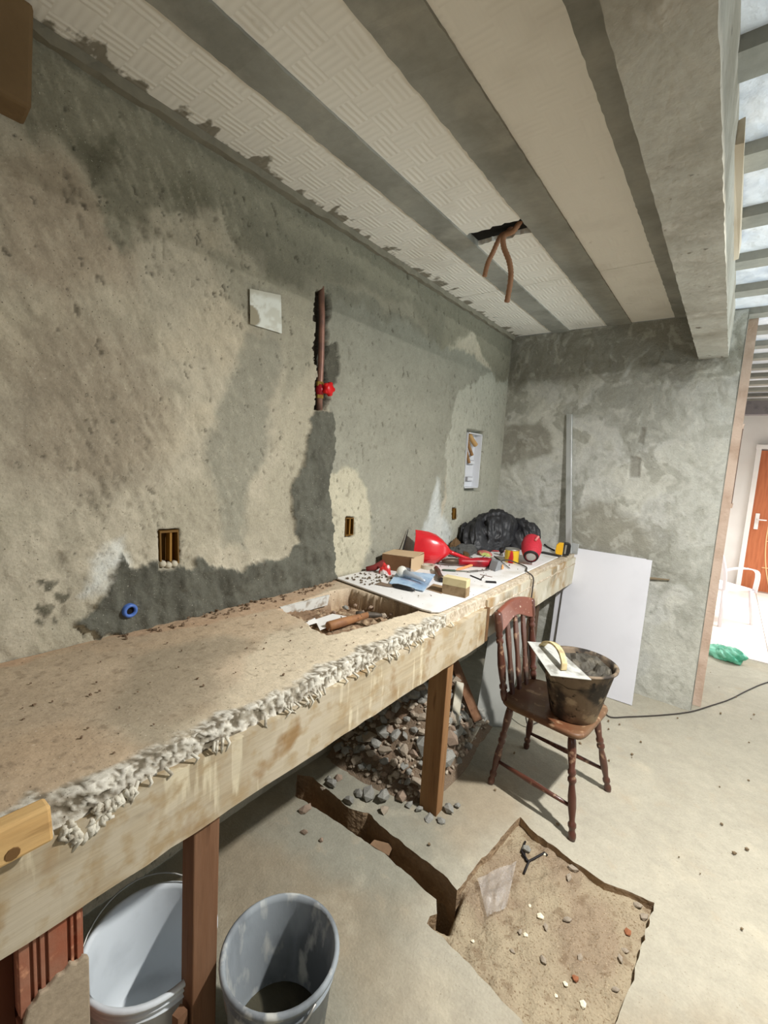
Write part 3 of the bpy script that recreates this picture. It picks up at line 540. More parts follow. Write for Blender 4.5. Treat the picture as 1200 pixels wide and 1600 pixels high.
while n < 290:
    x, y = rnd.uniform(.06, .66), rnd.uniform(-2.12, -1.08); h = float(heap(np.array([x]), np.array([y]))[0])
    if h < .05: continue
    sz = rnd.choice((.028, .036, .045, .056, .070))*(1 if h > .1 else .75)
    if any((x-a)**2+(y-b)**2 < ((sz+c)*.5)**2 for a, b, c in placed): 
        if rnd.random() < .93: continue
    placed.append((x, y, sz)); kk = rnd.randrange(12); cn_ = ('grey', 'tan', 'pinkish')[kk % 3 if kk % 4 else 0]
    zn = 'near the top of' if h > .24 else ('on the near slope of' if y < -1.72 else ('on the back of' if y > -1.4 else 'in the middle of')); bg = 'large' if sz > .045 else 'small'
    stone(x, y, h-sz*.35-.01, sz, f'{bg} {cn_} stone {zn} the rubble heap under the counter', f'{bg} {cn_} stones {zn} the heap', kk); n += 1
gv = MB(); ng = 0
while ng < 800:
    x, y = rnd.uniform(.05, .70), rnd.uniform(-2.16, -1.06); h = float(heap(np.array([x]), np.array([y]))[0])
    if h < .03: continue
    me_ = rocks[rnd.randrange(12)]; k_ = rnd.uniform(.010, .022); a_ = rnd.uniform(0, 6); ca_, sa_ = math.cos(a_), math.sin(a_)
    gv.add([(x+(v.co.x*ca_-v.co.y*sa_)*k_, y+(v.co.x*sa_+v.co.y*ca_)*k_, h-.018+v.co.z*k_+rnd.uniform(0, .0)) for v in me_.vertices], [tuple(p_.vertices) for p_ in me_.polygons]); ng += 1
o = thing('fine_gravel', gv, RM[1], 'fine broken gravel filling the gaps of the rubble heap under the counter', 'gravel'); o['kind'] = 'stuff'
for (px, py, sz, k) in ((548, 1252, .035, 0), (560, 1238, .04, 4), (600, 1246, .055, 8), (628, 1243, .04, 2), (520, 1225, .035, 0), (575, 1240, .045, 6), (640, 1255, .025, 3), (655, 1262, .025, 8), (672, 1275, .03, 4), (690, 1278, .025, 6), (702, 1262, .03, 0), (716, 1256, .022, 8), (662, 1248, .03, 2), (598, 1262, .032, 10), (512, 1215, .028, 3), (530, 1212, .03, 5), (505, 1228, .02, 7)):
    p = at(px, py, 2, .02); stone(p[0], p[1], .0, sz, 'loose stone at the near foot of the rubble heap beside the trench', 'stones at the foot of the rubble heap', k)
for (px, py, sz, lab) in ((478, 1268, .032, 'round grey stone on the floor just left of the trench under the counter'), (476, 1302, .018, 'small dark stone on the floor left of the trench, nearer than the round one'), (502, 1314, .013, 'small reddish stone chip on the floor left of the trench')):
    p = at(px, py, 2, .0); stone(p[0], p[1], 0, sz, lab, None, 2)
# pebbles in the pit
M_peb = mat('pale_pebble', s(232, 222, 196), .8); M_rp = mat('reddish_pebble', s(150, 96, 66), .9); 
pr = rock(77); pr.materials.append(M_peb); pr2 = rock(78); pr2.materials.append(M_rp); pr3 = rock(79); pr3.materials.append(RM[1])
def pitz(p):
    x, y = np.array([p[0]]), np.array([p[1]]); return float((-.034+fbm(x*5, y*5, 310, 4)*.022+fbm(x*26, y*22, 311, 4)*.012+np.abs(fbm(x*45, y*45, 318, 3))*.008+sm(1.12, .9, x)*-.006)[0])
for k, (px, py, sz, m3) in enumerate(((843, 1442, .016, 0), (852, 1460, .016, 2), (820, 1473, .011, 0), (811, 1467, .014, 2), (738, 1478, .008, 0), (882, 1550, .01, 0), (868, 1563, .008, 0), (910, 1580, .014, 0), (827, 1424, .008, 0), (905, 1509, .016, 2), (980, 1467, .02, 1), (975, 1493, .016, 2), (968, 1512, .016, 2), (1005, 1440, .024, 2), (995, 1425, .02, 2), (895, 1370, .026, 2), (888, 1382, .02, 2), (885, 1450, .018, 2), (897, 1540, .016, 1), (846, 1515, .018, 2), (960, 1560, .014, 2), (800, 1500, .012, 2), (850, 1345, .012, 0), (872, 1340, .01, 0))):
    p = at(px, py, 2, -.055); o = bpy.data.objects.new('pebble', (pr, pr2, pr3)[m3]); C.collection.objects.link(o); o.location = (p[0], p[1], pitz(p)-sz*.15); o.scale = (sz, sz, sz); o.rotation_euler = (0, 0, rnd.uniform(0, 6))
    props(o, ('small whitish pebble lying on the dirt of the floor pit', 'rust red pebble lying in the right part of the floor pit', 'tan lump of earth lying on the dirt of the floor pit')[m3], 'pebble', ('white pebbles in the pit', 'red pebbles in the pit', 'earth lumps in the pit')[m3])
# plastic sheet scrap and black wire in the pit
def crumple(name, c, dims, m, label, cat, seed, folds=.35, sub=5, flat=0, rot=0, group=None):
    import bmesh
    b = bmesh.new(); bmesh.ops.create_icosphere(b, subdivisions=sub, radius=1); vsn = np.array([v.co[:] for v in b.verts])
    a = 1-np.abs(fbm(vsn[:, 0]*2.2+vsn[:, 2]*1.3+seed, vsn[:, 1]*2.2-vsn[:, 2]*.9, seed, 4))*2.2; c2 = fbm(vsn[:, 0]*1.2+vsn[:, 2]+seed*3, vsn[:, 1]*1.2+vsn[:, 2]*.8, seed+5, 3)
    r = 1+(a-.6)*folds*.5+c2*folds
    P_ = vsn*r[:, None]*np.array(dims); P_[:, 2] = np.maximum(P_[:, 2], -dims[2]*.35)
    P_[:, 2] -= P_[:, 2].min(); ca, sa = math.cos(rot), math.sin(rot)
    for v, q in zip(b.verts, P_): v.co = (q[0]*ca-q[1]*sa, q[0]*sa+q[1]*ca, q[2])
    me = bpy.data.meshes.new(name); b.to_mesh(me); b.free(); me.materials.append(m); me.polygons.foreach_set('use_smooth', [True]*len(me.polygons))
    o = bpy.data.objects.new(name, me); C.collection.objects.link(o); o.location = c; return props(o, label, cat, group)
q = [at(x, y, 2, -.05) for x, y in ((744, 1388), (806, 1356), (790, 1400), (790, 1432), (760, 1448), (748, 1410))]
qa = [(p[0], p[1]) for p in q]; cx, cy = np.mean([p[0] for p in qa]), np.mean([p[1] for p in qa])
X, Y = np.meshgrid(np.linspace(0, 1, 36), np.linspace(0, 1, 24), indexing='ij')
A0, A1, A2, A3 = [np.array(v) for v in (qa[0], qa[1], qa[3], qa[4])]
PX = (A0[None, None]*(1-X[..., None])+A1[None, None]*X[..., None])*(1-Y[..., None])+(A3[None, None]*(1-X[..., None])+A2[None, None]*X[..., None])*Y[..., None]
gz = -.018+np.abs(fbm(X*3+9+Y, Y*3, 600, 4))*.022+fbm(PX[..., 0]*5, PX[..., 1]*5, 310, 4)*.022
M_clear = mat('clear_film', s(214, 206, 198), .22, trans=.3, alpha=.42, spec=.6, bump=[(24, .8, .01)])
g = grid('plastic_film', np.concatenate([PX, gz[..., None]], -1), None, M_clear); props(g, 'crumpled clear plastic film lying in the dirt of the pit', 'plastic film')
M_blackw = mat('black_rubber', s(34, 30, 30), .6)
w = MB()
for pth in (((818, 1340), (822, 1352), (815, 1342)), ((818, 1370), (826, 1352), (850, 1342), (854, 1346)), ((820, 1322), (814, 1338), (826, 1354))):
    w.tube([(*at(x, y, 2, -.05)[:2], pitz(at(x, y, 2, -.05))+.008) for x, y in pth], .0045, 6)
thing('wire_scrap', w, M_blackw, 'short twisted black wire lying in the far part of the pit', 'wire', smooth=True)
p = at(822, 1335, 2, -.05); stone(p[0], p[1], pitz(p)-.004, .024, 'grey stone beside the black wire in the pit', None, 0)
q = fp([(598, 1330), (612, 1300), (570, 1318)], -.1); 
thing('brick_scrap', MB().box((at(590, 1318, 2, -.07)[0], at(590, 1318, 2, -.07)[1], -.11), (.09, .035, .14), (.5, .3, .6), jit=.01), mat('earthy_clay', s(128, 102, 78), .95, mott=[(30, .15)]), 'broken reddish brown slab wedged in the narrow trench', 'rubble')

# ------------------------------------------------------------------ leaning panel and scrap wood under the counter behind the chair
def lean(name, x0, x1, y_foot, y_top, z1, th, m, label, cat, group=None, skew=0, z0=.002, bevel=.001, jit=0):
    d = Vector((0, y_top-y_foot, z1-z0)); nrm = Vector((1, 0, 0)).cross(d).normalized()*-th
    vs = [Vector((x0, y_foot, z0)), Vector((x1, y_foot, z0)), Vector((x1+skew, y_top, z1)), Vector((x0+skew, y_top, z1))]
    if jit: vs = [v+Vector((rnd.uniform(-jit, jit), 0, rnd.uniform(0, jit))) for v in vs]
    mb = MB().add(vs+[v-nrm for v in vs], [(0, 1, 2, 3), (7, 6, 5, 4), (0, 4, 5, 1), (1, 5, 6, 2), (2, 6, 7, 3), (3, 7, 4, 0)])
    return thing(name, mb, m, label, cat, group, bevel=bevel)
M_ws = mat('white_laminate', s(226, 226, 232), .45, noise=[(3, .5, .75, s(216, 216, 222))])
lean('laminate_sheet', .655, 1.225, -.215, -.035, 1.02, .012, M_ws, 'large white panel leaning on the back wall, front one of the two', 'panel', 'white panels against the back wall', skew=-.01)
lean('laminate_sheet', .60, 1.19, -.165, -.012, 1.02, .010, M_ws, 'white panel mostly hidden behind the front one, showing as a sliver on its left', 'panel', 'white panels against the back wall', skew=-.015)
p0, p1 = at(1000, 903, 1, -.02), at(1046, 906, 1, -.02)
thing('wood_sliver', MB().tube([p0, (p0+p1)/2+np.array([0, 0, .003]), p1], [.012, .009, .005], 6), wood('sliver_wood', s(150, 136, 112), s(120, 104, 82)), 'thin wooden stick poking out right of the white panels', 'stick')
M_al = mat('aluminium', s(205, 208, 208), .35, metal=.55, noise=[(14, .5, .7, s(168, 170, 168))], stretch=(1, 1, .3))
zt = at(889, 647, 1, -.03)[2]; xt = at(889, 647, 1, -.03)[0]; xb = at(889, 860, 1, -.10)[0]
d_ = Vector((xt-xb, .085, zt-.985)); 
thing('straightedge', MB().add([Vector((xb, -.1, .985))+d_*t+Vector((a*.021, b*.012, 0)) for t in (0, 1) for a, b in ((-1, -1), (1, -1), (1, 1), (-1, 1))], [(3, 2, 1, 0), (4, 5, 6, 7), (0, 1, 5, 4), (1, 2, 6, 5), (2, 3, 7, 6), (3, 0, 4, 7)]), M_al, 'long bright aluminium straightedge standing upright against the back wall', 'straightedge', bevel=.002)
pf = at(897, 862, 1, -.06)
thing('metal_plate', MB().box((pf[0], -.055, 1.02), (.055, .008, .08), (-.15, 0, 0)), M_al, 'small grey metal plate at the foot of the aluminium straightedge', 'plate', bevel=.002)
M_gp = mat('grey_fibre_board', s(150, 150, 144), .8, noise=[(4, .45, .7, s(132, 132, 126))], bump=[(30, .2, .004)])
a_, b_ = at(750, 1125, 2, 0), at(798, 1138, 2, 0)
thing('grey_board', MB().add([(.50, -1.22, .002), (.66, -1.10, .002), (.60, -.74, .60), (.40, -.86, .62), (.495, -1.215, .002), (.655, -1.09, .002), (.595, -.72, .60), (.395, -.845, .62)], [(0, 1, 2, 3), (7, 6, 5, 4), (0, 4, 5, 1), (1, 5, 6, 2), (2, 6, 7, 3), (3, 7, 4, 0)]), M_gp, 'smooth grey board leaning under the counter behind the chair back', 'board')
for k, (c, d, r, lab, mm) in enumerate((((.46, -1.42, .14), (.05, .45, .02), (.5, .2, .5), 'pale splintered board slanting under the counter right of the rubble heap', M_w2), ((.38, -1.2, .24), (.06, .5, .02), (.7, -.2, .9), 'dark board slanting in the shade behind the rubble', M_pr1), ((.52, -1.55, .07), (.035, .36, .018), (.25, .1, .35), 'short grey lath lying low beside the tan prop', M_gp), ((.55, -1.36, .03), (.04, .4, .02), (.05, 0, .15), 'flat pale lath on the floor under the counter behind the prop', M_w2))):
    thing('scrap_board', MB().box(c, d, r, jit=.004), mm, lab, 'board', 'scrap boards under the counter')

# ------------------------------------------------------------------ chair
ch = empty('wooden_chair', (1.02, -1.47, 0), 'brown wooden chair with turned legs holding a mortar bucket beside the counter', 'chair', None, (0, 0, -.10))
M_ch = mat('worn_brown_varnish', s(88, 52, 40), .35, noise=[(9, .45, .7, s(78, 42, 32)), (26, .6, .68, s(150, 118, 94))], bump=[(40, .25, .002)], spec=.5, coat=.3)
M_seat = mat('dusty_seat_varnish', s(112, 84, 60), .5, noise=[(7, .42, .62, s(104, 66, 44)), (20, .58, .68, s(164, 134, 104))], bump=[(40, .25, .002)], coat=.15)
M_rail = mat('glossy_brown_varnish', s(126, 72, 56), .3, noise=[(12, .5, .7, s(116, 62, 46)), (60, .66, .72, s(200, 180, 160))], coat=.5)
sp = []
for k in range(40):
    a = 2*math.pi*k/40; ca, sa = math.cos(a), math.sin(a); e = .32
    sp.append((.215*abs(ca)**e*math.copysign(1, ca), (.20+.018*math.copysign(1, ca)*abs(ca))*abs(sa)**e*math.copysign(1, sa)))
seat = MB(); lev = [(.430, .93), (.437, .985), (.448, 1.0), (.458, .985), (.462, .95), (.459, .85), (.455, .5), (.454, .02)]; vs_, fs_ = [], []
for z, k_ in lev: vs_ += [(x*k_, y*k_, z) for x, y in sp]
for i in range(len(lev)-1):
    for k in range(40): fs_.append((i*40+k, i*40+(k+1) % 40, i*40+40+(k+1) % 40, i*40+40+k))
fs_.append(tuple(range(40))[::-1]); fs_.append(tuple((len(lev)-1)*40+k for k in range(40)))
obj('seat', seat.add(vs_, fs_), M_seat, ch, smooth=True, world=False)
TURN = [(0, .014), (.03, .017), (.06, .017), (.08, .013), (.10, .013), (.12, .018), (.15, .018), (.17, .012), (.20, .013), (.30, .018), (.40, .018), (.50, .013), (.52, .013), (.54, .019), (.57, .019), (.59, .013), (.61, .018), (.64, .018), (.66, .013), (.80, .019), (.90, .019), (1, .015)]
LG = {}
for i, (tx, ty, fx, fy) in enumerate(((.15, -.15, .228, -.232), (.15, .15, .240, .222), (-.155, -.145, -.205, -.19), (-.155, .145, -.215, .232))):
    obj('leg', MB().ring((fx, fy, 0), (tx, ty, .436), TURN, 14), M_ch, ch, smooth=True, world=False); LG[i] = (Vector((fx, fy, 0)), Vector((tx, ty, .436)))
def lp(i, t): return LG[i][0].lerp(LG[i][1], t)
for a, b, t in ((0, 2, .30), (1, 3, .26)): obj('stretcher', MB().ring(lp(a, t), lp(b, t), [(0, .008), (.3, .011), (.5, .014), (.7, .011), (1, .008)], 10), M_ch, ch, smooth=True, world=False)
BT = [(0, .013), (.06, .018), (.10, .018), (.12, .013), (.14, .020), (.17, .020), (.19, .013), (.25, .017), (.40, .021), (.55, .017), (.64, .013), (.66, .019), (.69, .019), (.71, .013), (.73, .018), (.75, .018), (.77, .016), (.80, .021), (.97, .022), (1, .017)]
bz0, bz1 = .455, .90; bx0, bx1 = -.185, -.255
for sgn in (-1, 1): obj('back_post', MB().ring((bx0, sgn*.165, bz0), (bx1, sgn*.185, bz1), BT, 14), M_ch, ch, smooth=True, world=False)
for yy in (-.08, -.0, .08):
    pts = [(bx0+(bx1-bx0)*t*.92, yy*(1+.08*t), bz0+(bz1-.06-bz0)*t) for t in np.linspace(0, 1, 13)]
    wd = [.030, .034, .040, .044, .040, .034, .030, .034, .040, .044, .040, .034, .030]
    obj('back_slat', MB().strip(pts, (0, 1, 0), wd, .014), M_ch, ch, world=False, bevel=.004)
cr = [(bx1+.012-.012*math.cos(a*1.2)*1.0-.0, y, 0) for y, a in [(k*.0165, k/11) for k in range(-11, 12)]]
vs_, fs_ = [], []
for x, y, _ in cr:
    t = abs(y)/.185; zt_ = .905+.030*math.cos(t*math.pi/2*1.0); zb_ = .825+.022*math.cos(t*math.pi)
    for dx_, z in ((-.013, zb_), (.013, zb_), (.011, zt_), (-.011, zt_)): vs_.append((x+dx_+(bx1-bx0)*((z-.87)/.45), y, z))
nn = len(cr)
for i in range(nn-1):
    for k in range(4): fs_.append((i*4+k, i*4+(k+1) % 4, i*4+4+(k+1) % 4, i*4+4+k))
fs_ += [(3, 2, 1, 0), tuple((nn-1)*4+k for k in range(4))]
props(obj('crest_rail', MB().add(vs_, fs_), M_rail, ch, world=False, bevel=.006), 'lighter reddish top rail')
# mortar bucket on the chair
M_mb = mat('mortar_crusted_black_rubber', s(56, 50, 44), .8, noise=[(9, .42, .56, s(122, 106, 88)), (14, .56, .66, s(168, 152, 128)), (22, .6, .66, s(40, 36, 32))], bump=[(40, .5, .005), (12, .4, .01)])
b3 = bucket('mortar_bucket', 'black mortar crusted bucket standing on the seat of the wooden chair', (1.12, -1.50, .462), .105, .165, .265, M_mb, None, th=.007)
mz = MB(); vs_, fs_ = [], []; nr, na = 12, 36
for i in range(nr+1):
    for k in range(na):
        r = .148*i/nr; a = 2*math.pi*k/na; x, y = r*math.cos(a), r*math.sin(a)
        z = .15+.06*float(sm(-.1, .12, np.array([y+x*.4]))) + float(fbm(np.array([x*26]), np.array([y*26]), 700, 4)[0])*.04+.03*(r/.148)**2; vs_.append((x, y, z))
for i in range(nr):
    for k in range(na): fs_.append((i*na+k, i*na+(k+1) % na, (i+1)*na+(k+1) % na, (i+1)*na+k))
mort = obj('mortar_lining', MB().add(vs_, fs_), mat('dark_mortar', s(70, 66, 58), .7, noise=[(16, .5, .7, s(104, 98, 86))], bump=[(50, .7, .008)]), b3, world=False, smooth=False)
ht = empty('plastering_float', (1.06, -1.57, .73), 'steel plastering float with an arched pale wooden handle lying across the mortar bucket', 'float', None)
pts = [(814-0, 1003), (858, 1002), (925, 1063), (862, 1057)]
zc = [.795, .775, .735, .742]; F = [Vector(at(x, y, 2, z)) for (x, y), z in zip(((824, 1003), (862, 1006), (924, 1063), (860, 1056)), zc)]
fn = (F[1]-F[0]).cross(F[3]-F[0]).normalized(); fn = fn if fn.z > 0 else -fn
obj('blade', MB().add(F+[p+fn*.003 for p in F], [(0, 1, 2, 3), (7, 6, 5, 4), (0, 4, 5, 1), (1, 5, 6, 2), (2, 6, 7, 3), (3, 7, 4, 0)]), mat('cement_dulled_steel', s(200, 200, 194), .45, metal=.35, noise=[(20, .5, .66, s(150, 148, 140))]), ht)
ha, hb = F[0].lerp(F[1], .45).lerp(F[3].lerp(F[2], .35), .12), F[0].lerp(F[1], .5).lerp(F[3].lerp(F[2], .45), .82); wd_ = (F[1]-F[0]).normalized()
arc_ = [ha.lerp(hb, t)+fn*(.062*math.sin(math.pi*min(1, max(0, t)))**.55+.004) for t in np.linspace(0, 1, 15)]
M_hw = mat('float_handle_wood', s(206, 188, 140), .6, noise=[(20, .45, .6, s(150, 134, 100))])
obj('handle', MB().strip(arc_, wd_, [.03]*15, .010), M_hw, ht, bevel=.002)

# ------------------------------------------------------------------ white worktop sheet and the clutter on it
ZT = .992
bd = [(.012, -2.03), (.60, -2.11), (.645, -2.105), (.668, -2.08), (.672, -2.04), (.665, -1.2), (.655, -.02), (.012, -.02)]
thing('white_worktop_sheet', MB().prism(bd, (0, 0, ZT-.008), (1, 0, 0), (0, 1, 0), (0, 0, .008)), mat('dusty_white_sheet', s(226, 224, 222), .5, noise=[(5, .55, .75, s(204, 198, 188)), (60, .68, .72, s(110, 96, 80))]), 'white sheet with rounded corner lying on the far half of the counter under the tools', 'sheet', bevel=.002)
def pz_(x, y, z=ZT): return at(x, y, 2, z)
# crumbs on sheet / slab / floor
cr_ = MB()
def crumb(x, y, z, r): cr_.box((x, y, z+r*.5), (r*rnd.uniform(.8, 1.6), r, r*.8), (0, 0, rnd.uniform(0, 3)), jit=r*.15)
for k in range(60): crumb(rnd.uniform(.04, .25), rnd.uniform(-2.02, -1.78), ZT, rnd.uniform(.004, .009))
for k in range(40): crumb(rnd.uniform(.05, .62), rnd.uniform(-2.05, -.5), ZT, rnd.uniform(.003, .006))
o = thing('dark_crumbs', cr_, mat('crumb_cement', s(104, 92, 76), .95), 'scattered dark cement crumbs on the white sheet near the wall', 'crumbs'); o['kind'] = 'stuff'
cr_ = MB()
for k in range(90): crumb(rnd.uniform(.03, .65), rnd.uniform(-3.5, -2.1), .980, rnd.uniform(.002, .005))
for k in range(90): crumb(rnd.uniform(.02, .09), rnd.uniform(-3.1, -2.1), .980, rnd.uniform(.003, .009))
o = thing('cement_crumbs', cr_, mat('crumb_brown', s(120, 100, 80), .95), 'small cement crumbs scattered over the bare part of the counter slab', 'crumbs'); o['kind'] = 'stuff'
cr_ = MB()
for k in range(90):
    x, y = rnd.uniform(.75, 2.6), rnd.uniform(-3.3, 1.2)
    if sdist(np.array([x]), np.array([y]), [tuple(p) for p in fi])[0] < -.03: crumb(x, y, .003, rnd.uniform(.004, .010))
o = thing('floor_grit', cr_, mat('grit', s(128, 110, 86), .95), 'fine grit scattered over the dusty concrete floor', 'grit'); o['kind'] = 'stuff'

# dustpan
M_red = mat('glossy_red_plastic', s(206, 30, 40), .25, noise=[(8, .5, .75, s(176, 22, 34))], spec=.6, coat=.4)
dp = empty('red_dustpan', tuple(pz_(660, 888)), 'glossy red dustpan lying with its handle to the right near the wall', 'dustpan')
Lc = Vector(at(645, 860, 0, .085)); Rc = Vector(at(703, 870, 2, ZT+.045)); ax_n = (Rc-Lc).normalized(); nrm = Vector((.86, -.45, .22)); nrm = (nrm-ax_n*nrm.dot(ax_n)).normalized(); upv = ax_n.cross(nrm); upv = upv if upv.z > 0 else -upv
Lp = (Rc-Lc).length; prof = [(0, .100), (.15, .102), (.35, .103), (.55, .095), (.72, .074), (.86, .045), (.95, .024), (1, .014)]; nk = 16; vs_, fs_ = [], []
for sh in (0, 1):
    for t, hw in prof:
        for k in range(nk+1):
            v_ = -1+2*k/nk; dep = (.055*(1-v_**4)*min(1, t*1.5+.45)*(1 if t < .8 else (1.02-t)/.22)+.004)-(.004 if sh else 0)
            vs_.append(Lc+ax_n*t*Lp+upv*hw*v_+nrm*dep)
rows = len(prof)
for sh in (0, 1):
    for i in range(rows-1):
        for k in range(nk):
            q0 = sh*rows*(nk+1)+i*(nk+1)+k; fs_.append((q0, q0+1, q0+nk+2, q0+nk+1) if sh == 0 else (q0+nk+1, q0+nk+2, q0+1, q0))
dp.location = (Lc.x, Lc.y, ZT)
zlow = min(v_.z for v_ in vs_); dzz = Vector((0, 0, max(0, ZT+.001-zlow))); vs_ = [v_+dzz for v_ in vs_]
obj('pan', MB().add(vs_, fs_), M_red, dp, smooth=True)
h0 = Rc+dzz-ax_n*.015+nrm*.01; h1 = Vector(at(737, 876, 2, ZT+.022))
obj('handle', MB().ring(h0, h1, [(0, .016), (.2, .013), (.9, .013), (1, .008)], 12), M_red, dp, smooth=True)
# carton
M_card = mat('brown_cardboard', s(120, 88, 60), .9, noise=[(8, .45, .7, s(98, 70, 46))]); M_card2 = mat('pale_cardboard', s(196, 170, 136), .9)
p0 = Vector(pz_(596, 889)); p1 = Vector(pz_(641, 896)); p2 = Vector(pz_(661, 886)); eu = (p1-p0); ev = (p2-p1); hgt = Vector((0, 0, .088))
cb = empty('cardboard_box', tuple((p0+p2)/2), 'open brown cardboard box near the wall at the left end of the tools', 'box')
obj('carton', MB().prism([(0, 0), (1, 0), (1, 1), (0, 1)], p0, eu, ev, hgt), M_card, cb)
obj('end_flap', MB().prism([(0, 0), (1, 0), (1, .93), (0, .98)], p1+Vector((.001, -.001, 0)), ev, hgt, (.003, -.003, 0)), M_card2, cb)
obj('top_flap', MB().prism([(0, 0), (1.08, .05), (1.02, .95), (0, .8)], p0+hgt*1.0+Vector((0, 0, .002)), eu, ev, (0, 0, .003)), M_card2, cb)
# red packet and rag
crumple('red_packet', tuple(pz_(602, 897)), (.035, .025, .045), mat('red_white_packet', s(200, 50, 50), .4, noise=[(12, .5, .56, s(236, 228, 226))]), 'crumpled red and white packet in front of the cardboard box', 'packet', 31, .5, 4)
thing('red_brown_rag', MB().tube([tuple(np.array(pz_(572, 893))+[0, 0, .015]), tuple(np.array(pz_(585, 893))+[0, 0, .022]), tuple(np.array(pz_(598, 889))+[0, 0, .04]), tuple(np.array(pz_(606, 885))+[0, 0, .05])], [.012, .018, .016, .008], 10), mat('maroon_cloth', s(112, 42, 40), .9, bump=[(50, .6, .006)]), 'twisted maroon rag beside the crumpled red packet', 'rag', smooth=True)
thing('thin_black_rod', MB().tube([tuple(np.array(at(629, 862, 0, .04))), tuple(np.array(at(638, 827, 0, .012)))], [.006, .002], 8), M_blackw, 'thin pointed black rod leaning on the wall beside the red dustpan', 'rod')
# blister pack with bulb
bpk = empty('bulb_blister_pack', tuple(pz_(640, 905)), 'pale blue blister pack with a light bulb, white globe to the left', 'package')
Q = [Vector(pz_(x, y, z)) for x, y, z in ((608, 912, ZT+.006), (662, 924, ZT+.006), (680, 898, ZT+.03), (622, 892, ZT+.03))]
M_bcard = mat('pale_blue_card', s(168, 192, 214), .5, noise=[(10, .5, .6, s(138, 166, 196))])
obj('backing_card', MB().add(Q+[q_+Vector((0, 0, .003)) for q_ in Q], [(0, 1, 2, 3), (7, 6, 5, 4), (0, 4, 5, 1), (1, 5, 6, 2), (2, 6, 7, 3), (3, 7, 4, 0)]), M_bcard, bpk)
M_cp = mat('clear_plastic', s(206, 216, 226), .1, trans=.6, alpha=.22, spec=.9)
cc_ = (Q[0]+Q[1]+Q[2]+Q[3])/4; e1 = (Q[1]-Q[0]).normalized()
gb = Vector(pz_(628, 893, ZT+.05)); tip = Vector(pz_(664, 908, ZT+.035))
obj('bulb_globe', MB().ring(gb-(tip-gb).normalized()*.028, gb+(tip-gb).normalized()*.022, [(0, .001), (.06, .012), (.2, .022), (.4, .029), (.6, .030), (.8, .026), (1, .019)], 24), mat('white_glass_globe', s(236, 232, 220), .3), bpk, smooth=True)
obj('bulb_neck', MB().ring(gb+(tip-gb).normalized()*.022, tip, [(0, .018), (.35, .015), (.42, .011), (.8, .010), (1, .006)], 18), mat('bulb_base_grey', s(186, 192, 200), .3, metal=.3), bpk, smooth=True)
obj('blister', MB().ring(gb-Vector((0, 0, .004)), tip+(tip-gb)*.1, [(0, .034), (.3, .034), (.6, .026), (1, .022)], 18), M_cp, bpk, smooth=True)
# putty knife
pk = empty('putty_knife', tuple(pz_(618, 917)), 'putty knife with a black handle lying at the near left corner of the white sheet', 'putty knife')
k0, k1, k2 = Vector(pz_(590, 912)), Vector(pz_(619, 917)), Vector(pz_(646, 925)); kd = (k2-k0).normalized(); ks = Vector((0, 0, 1)).cross(kd)
obj('blade', MB().prism([(0, -.028), (.0, .028), (.07, .02), (.10, .008), (.10, -.008), (.07, -.02)], k0+Vector((0, 0, .003)), kd, ks, (0, 0, .0015)), mat('rusty_steel', s(140, 122, 106), .5, metal=.4), pk)
obj('handle', MB().tube([k0+kd*.09+Vector((0, 0, .010)), k0+kd*.12+Vector((0, 0, .012)), k0+kd*.17+Vector((0, 0, .012)), k0+kd*.21+Vector((0, 0, .011))], [.008, .012, .011, .008], 10), mat('black_plastic', s(36, 36, 38), .4), pk, smooth=True)
# foam block
w0, w1 = Vector(pz_(690, 927)), Vector(pz_(727, 935)); wd3 = (w1-w0); up = Vector((0, 0, .085)); bk = Vector((-wd3.y, wd3.x, 0)).normalized()*.055
fb = empty('two_tone_block', tuple((w0+w1)/2), 'upright block, cream above and brown below, right of the blue blister pack', 'block')
obj('lower_half', MB().prism([(0, 0), (1, 0), (1, 1), (0, 1)], w0, wd3, bk, up*.55), mat('brown_cork', s(150, 128, 98), .95, noise=[(30, .45, .65, s(126, 104, 76))]), fb, bevel=.002)
obj('upper_half', MB().prism([(0, 0), (1, 0), (1, 1), (0, 1)], w0+up*.55, wd3, bk, up*.45), mat('cream_foam', s(206, 192, 150), .95, noise=[(20, .5, .7, s(190, 174, 130))]), fb, bevel=.002)
v0 = Vector(pz_(666, 921)); v1 = Vector(pz_(690, 928))
thing('block_shadow_patch', MB().add([v0, v1, v1+Vector((-.03, .12, .002)), v0+Vector((-.02, .10, .004)), v0+Vector((0, 0, .003)), v1+Vector((0, 0, .003)), v1+Vector((-.03, .12, .005)), v0+Vector((-.02, .10, .007))], [(0, 1, 2, 3), (7, 6, 5, 4), (0, 4, 5, 1), (1, 5, 6, 2), (2, 6, 7, 3), (3, 7, 4, 0)]), mat('painted_shadow_brown', s(150, 124, 94), .95), 'flat brown patch painted as the block shadow, between the blue blister pack and the two tone block', 'paper')  # cast shadow of the two tone block, put in as a flat brown piece
# tape roll
pc = Vector(pz_(669, 888)); 
thing('tape_roll', MB().ring(pc, pc+Vector((0, 0, .022)), [(0, .028), (0, .045), (1, .045), (1, .028), (0, .028)], 28, cap=False), mat('pale_tape', s(190, 182, 166), .5), 'flat roll of pale tape behind the blue blister pack', 'tape')
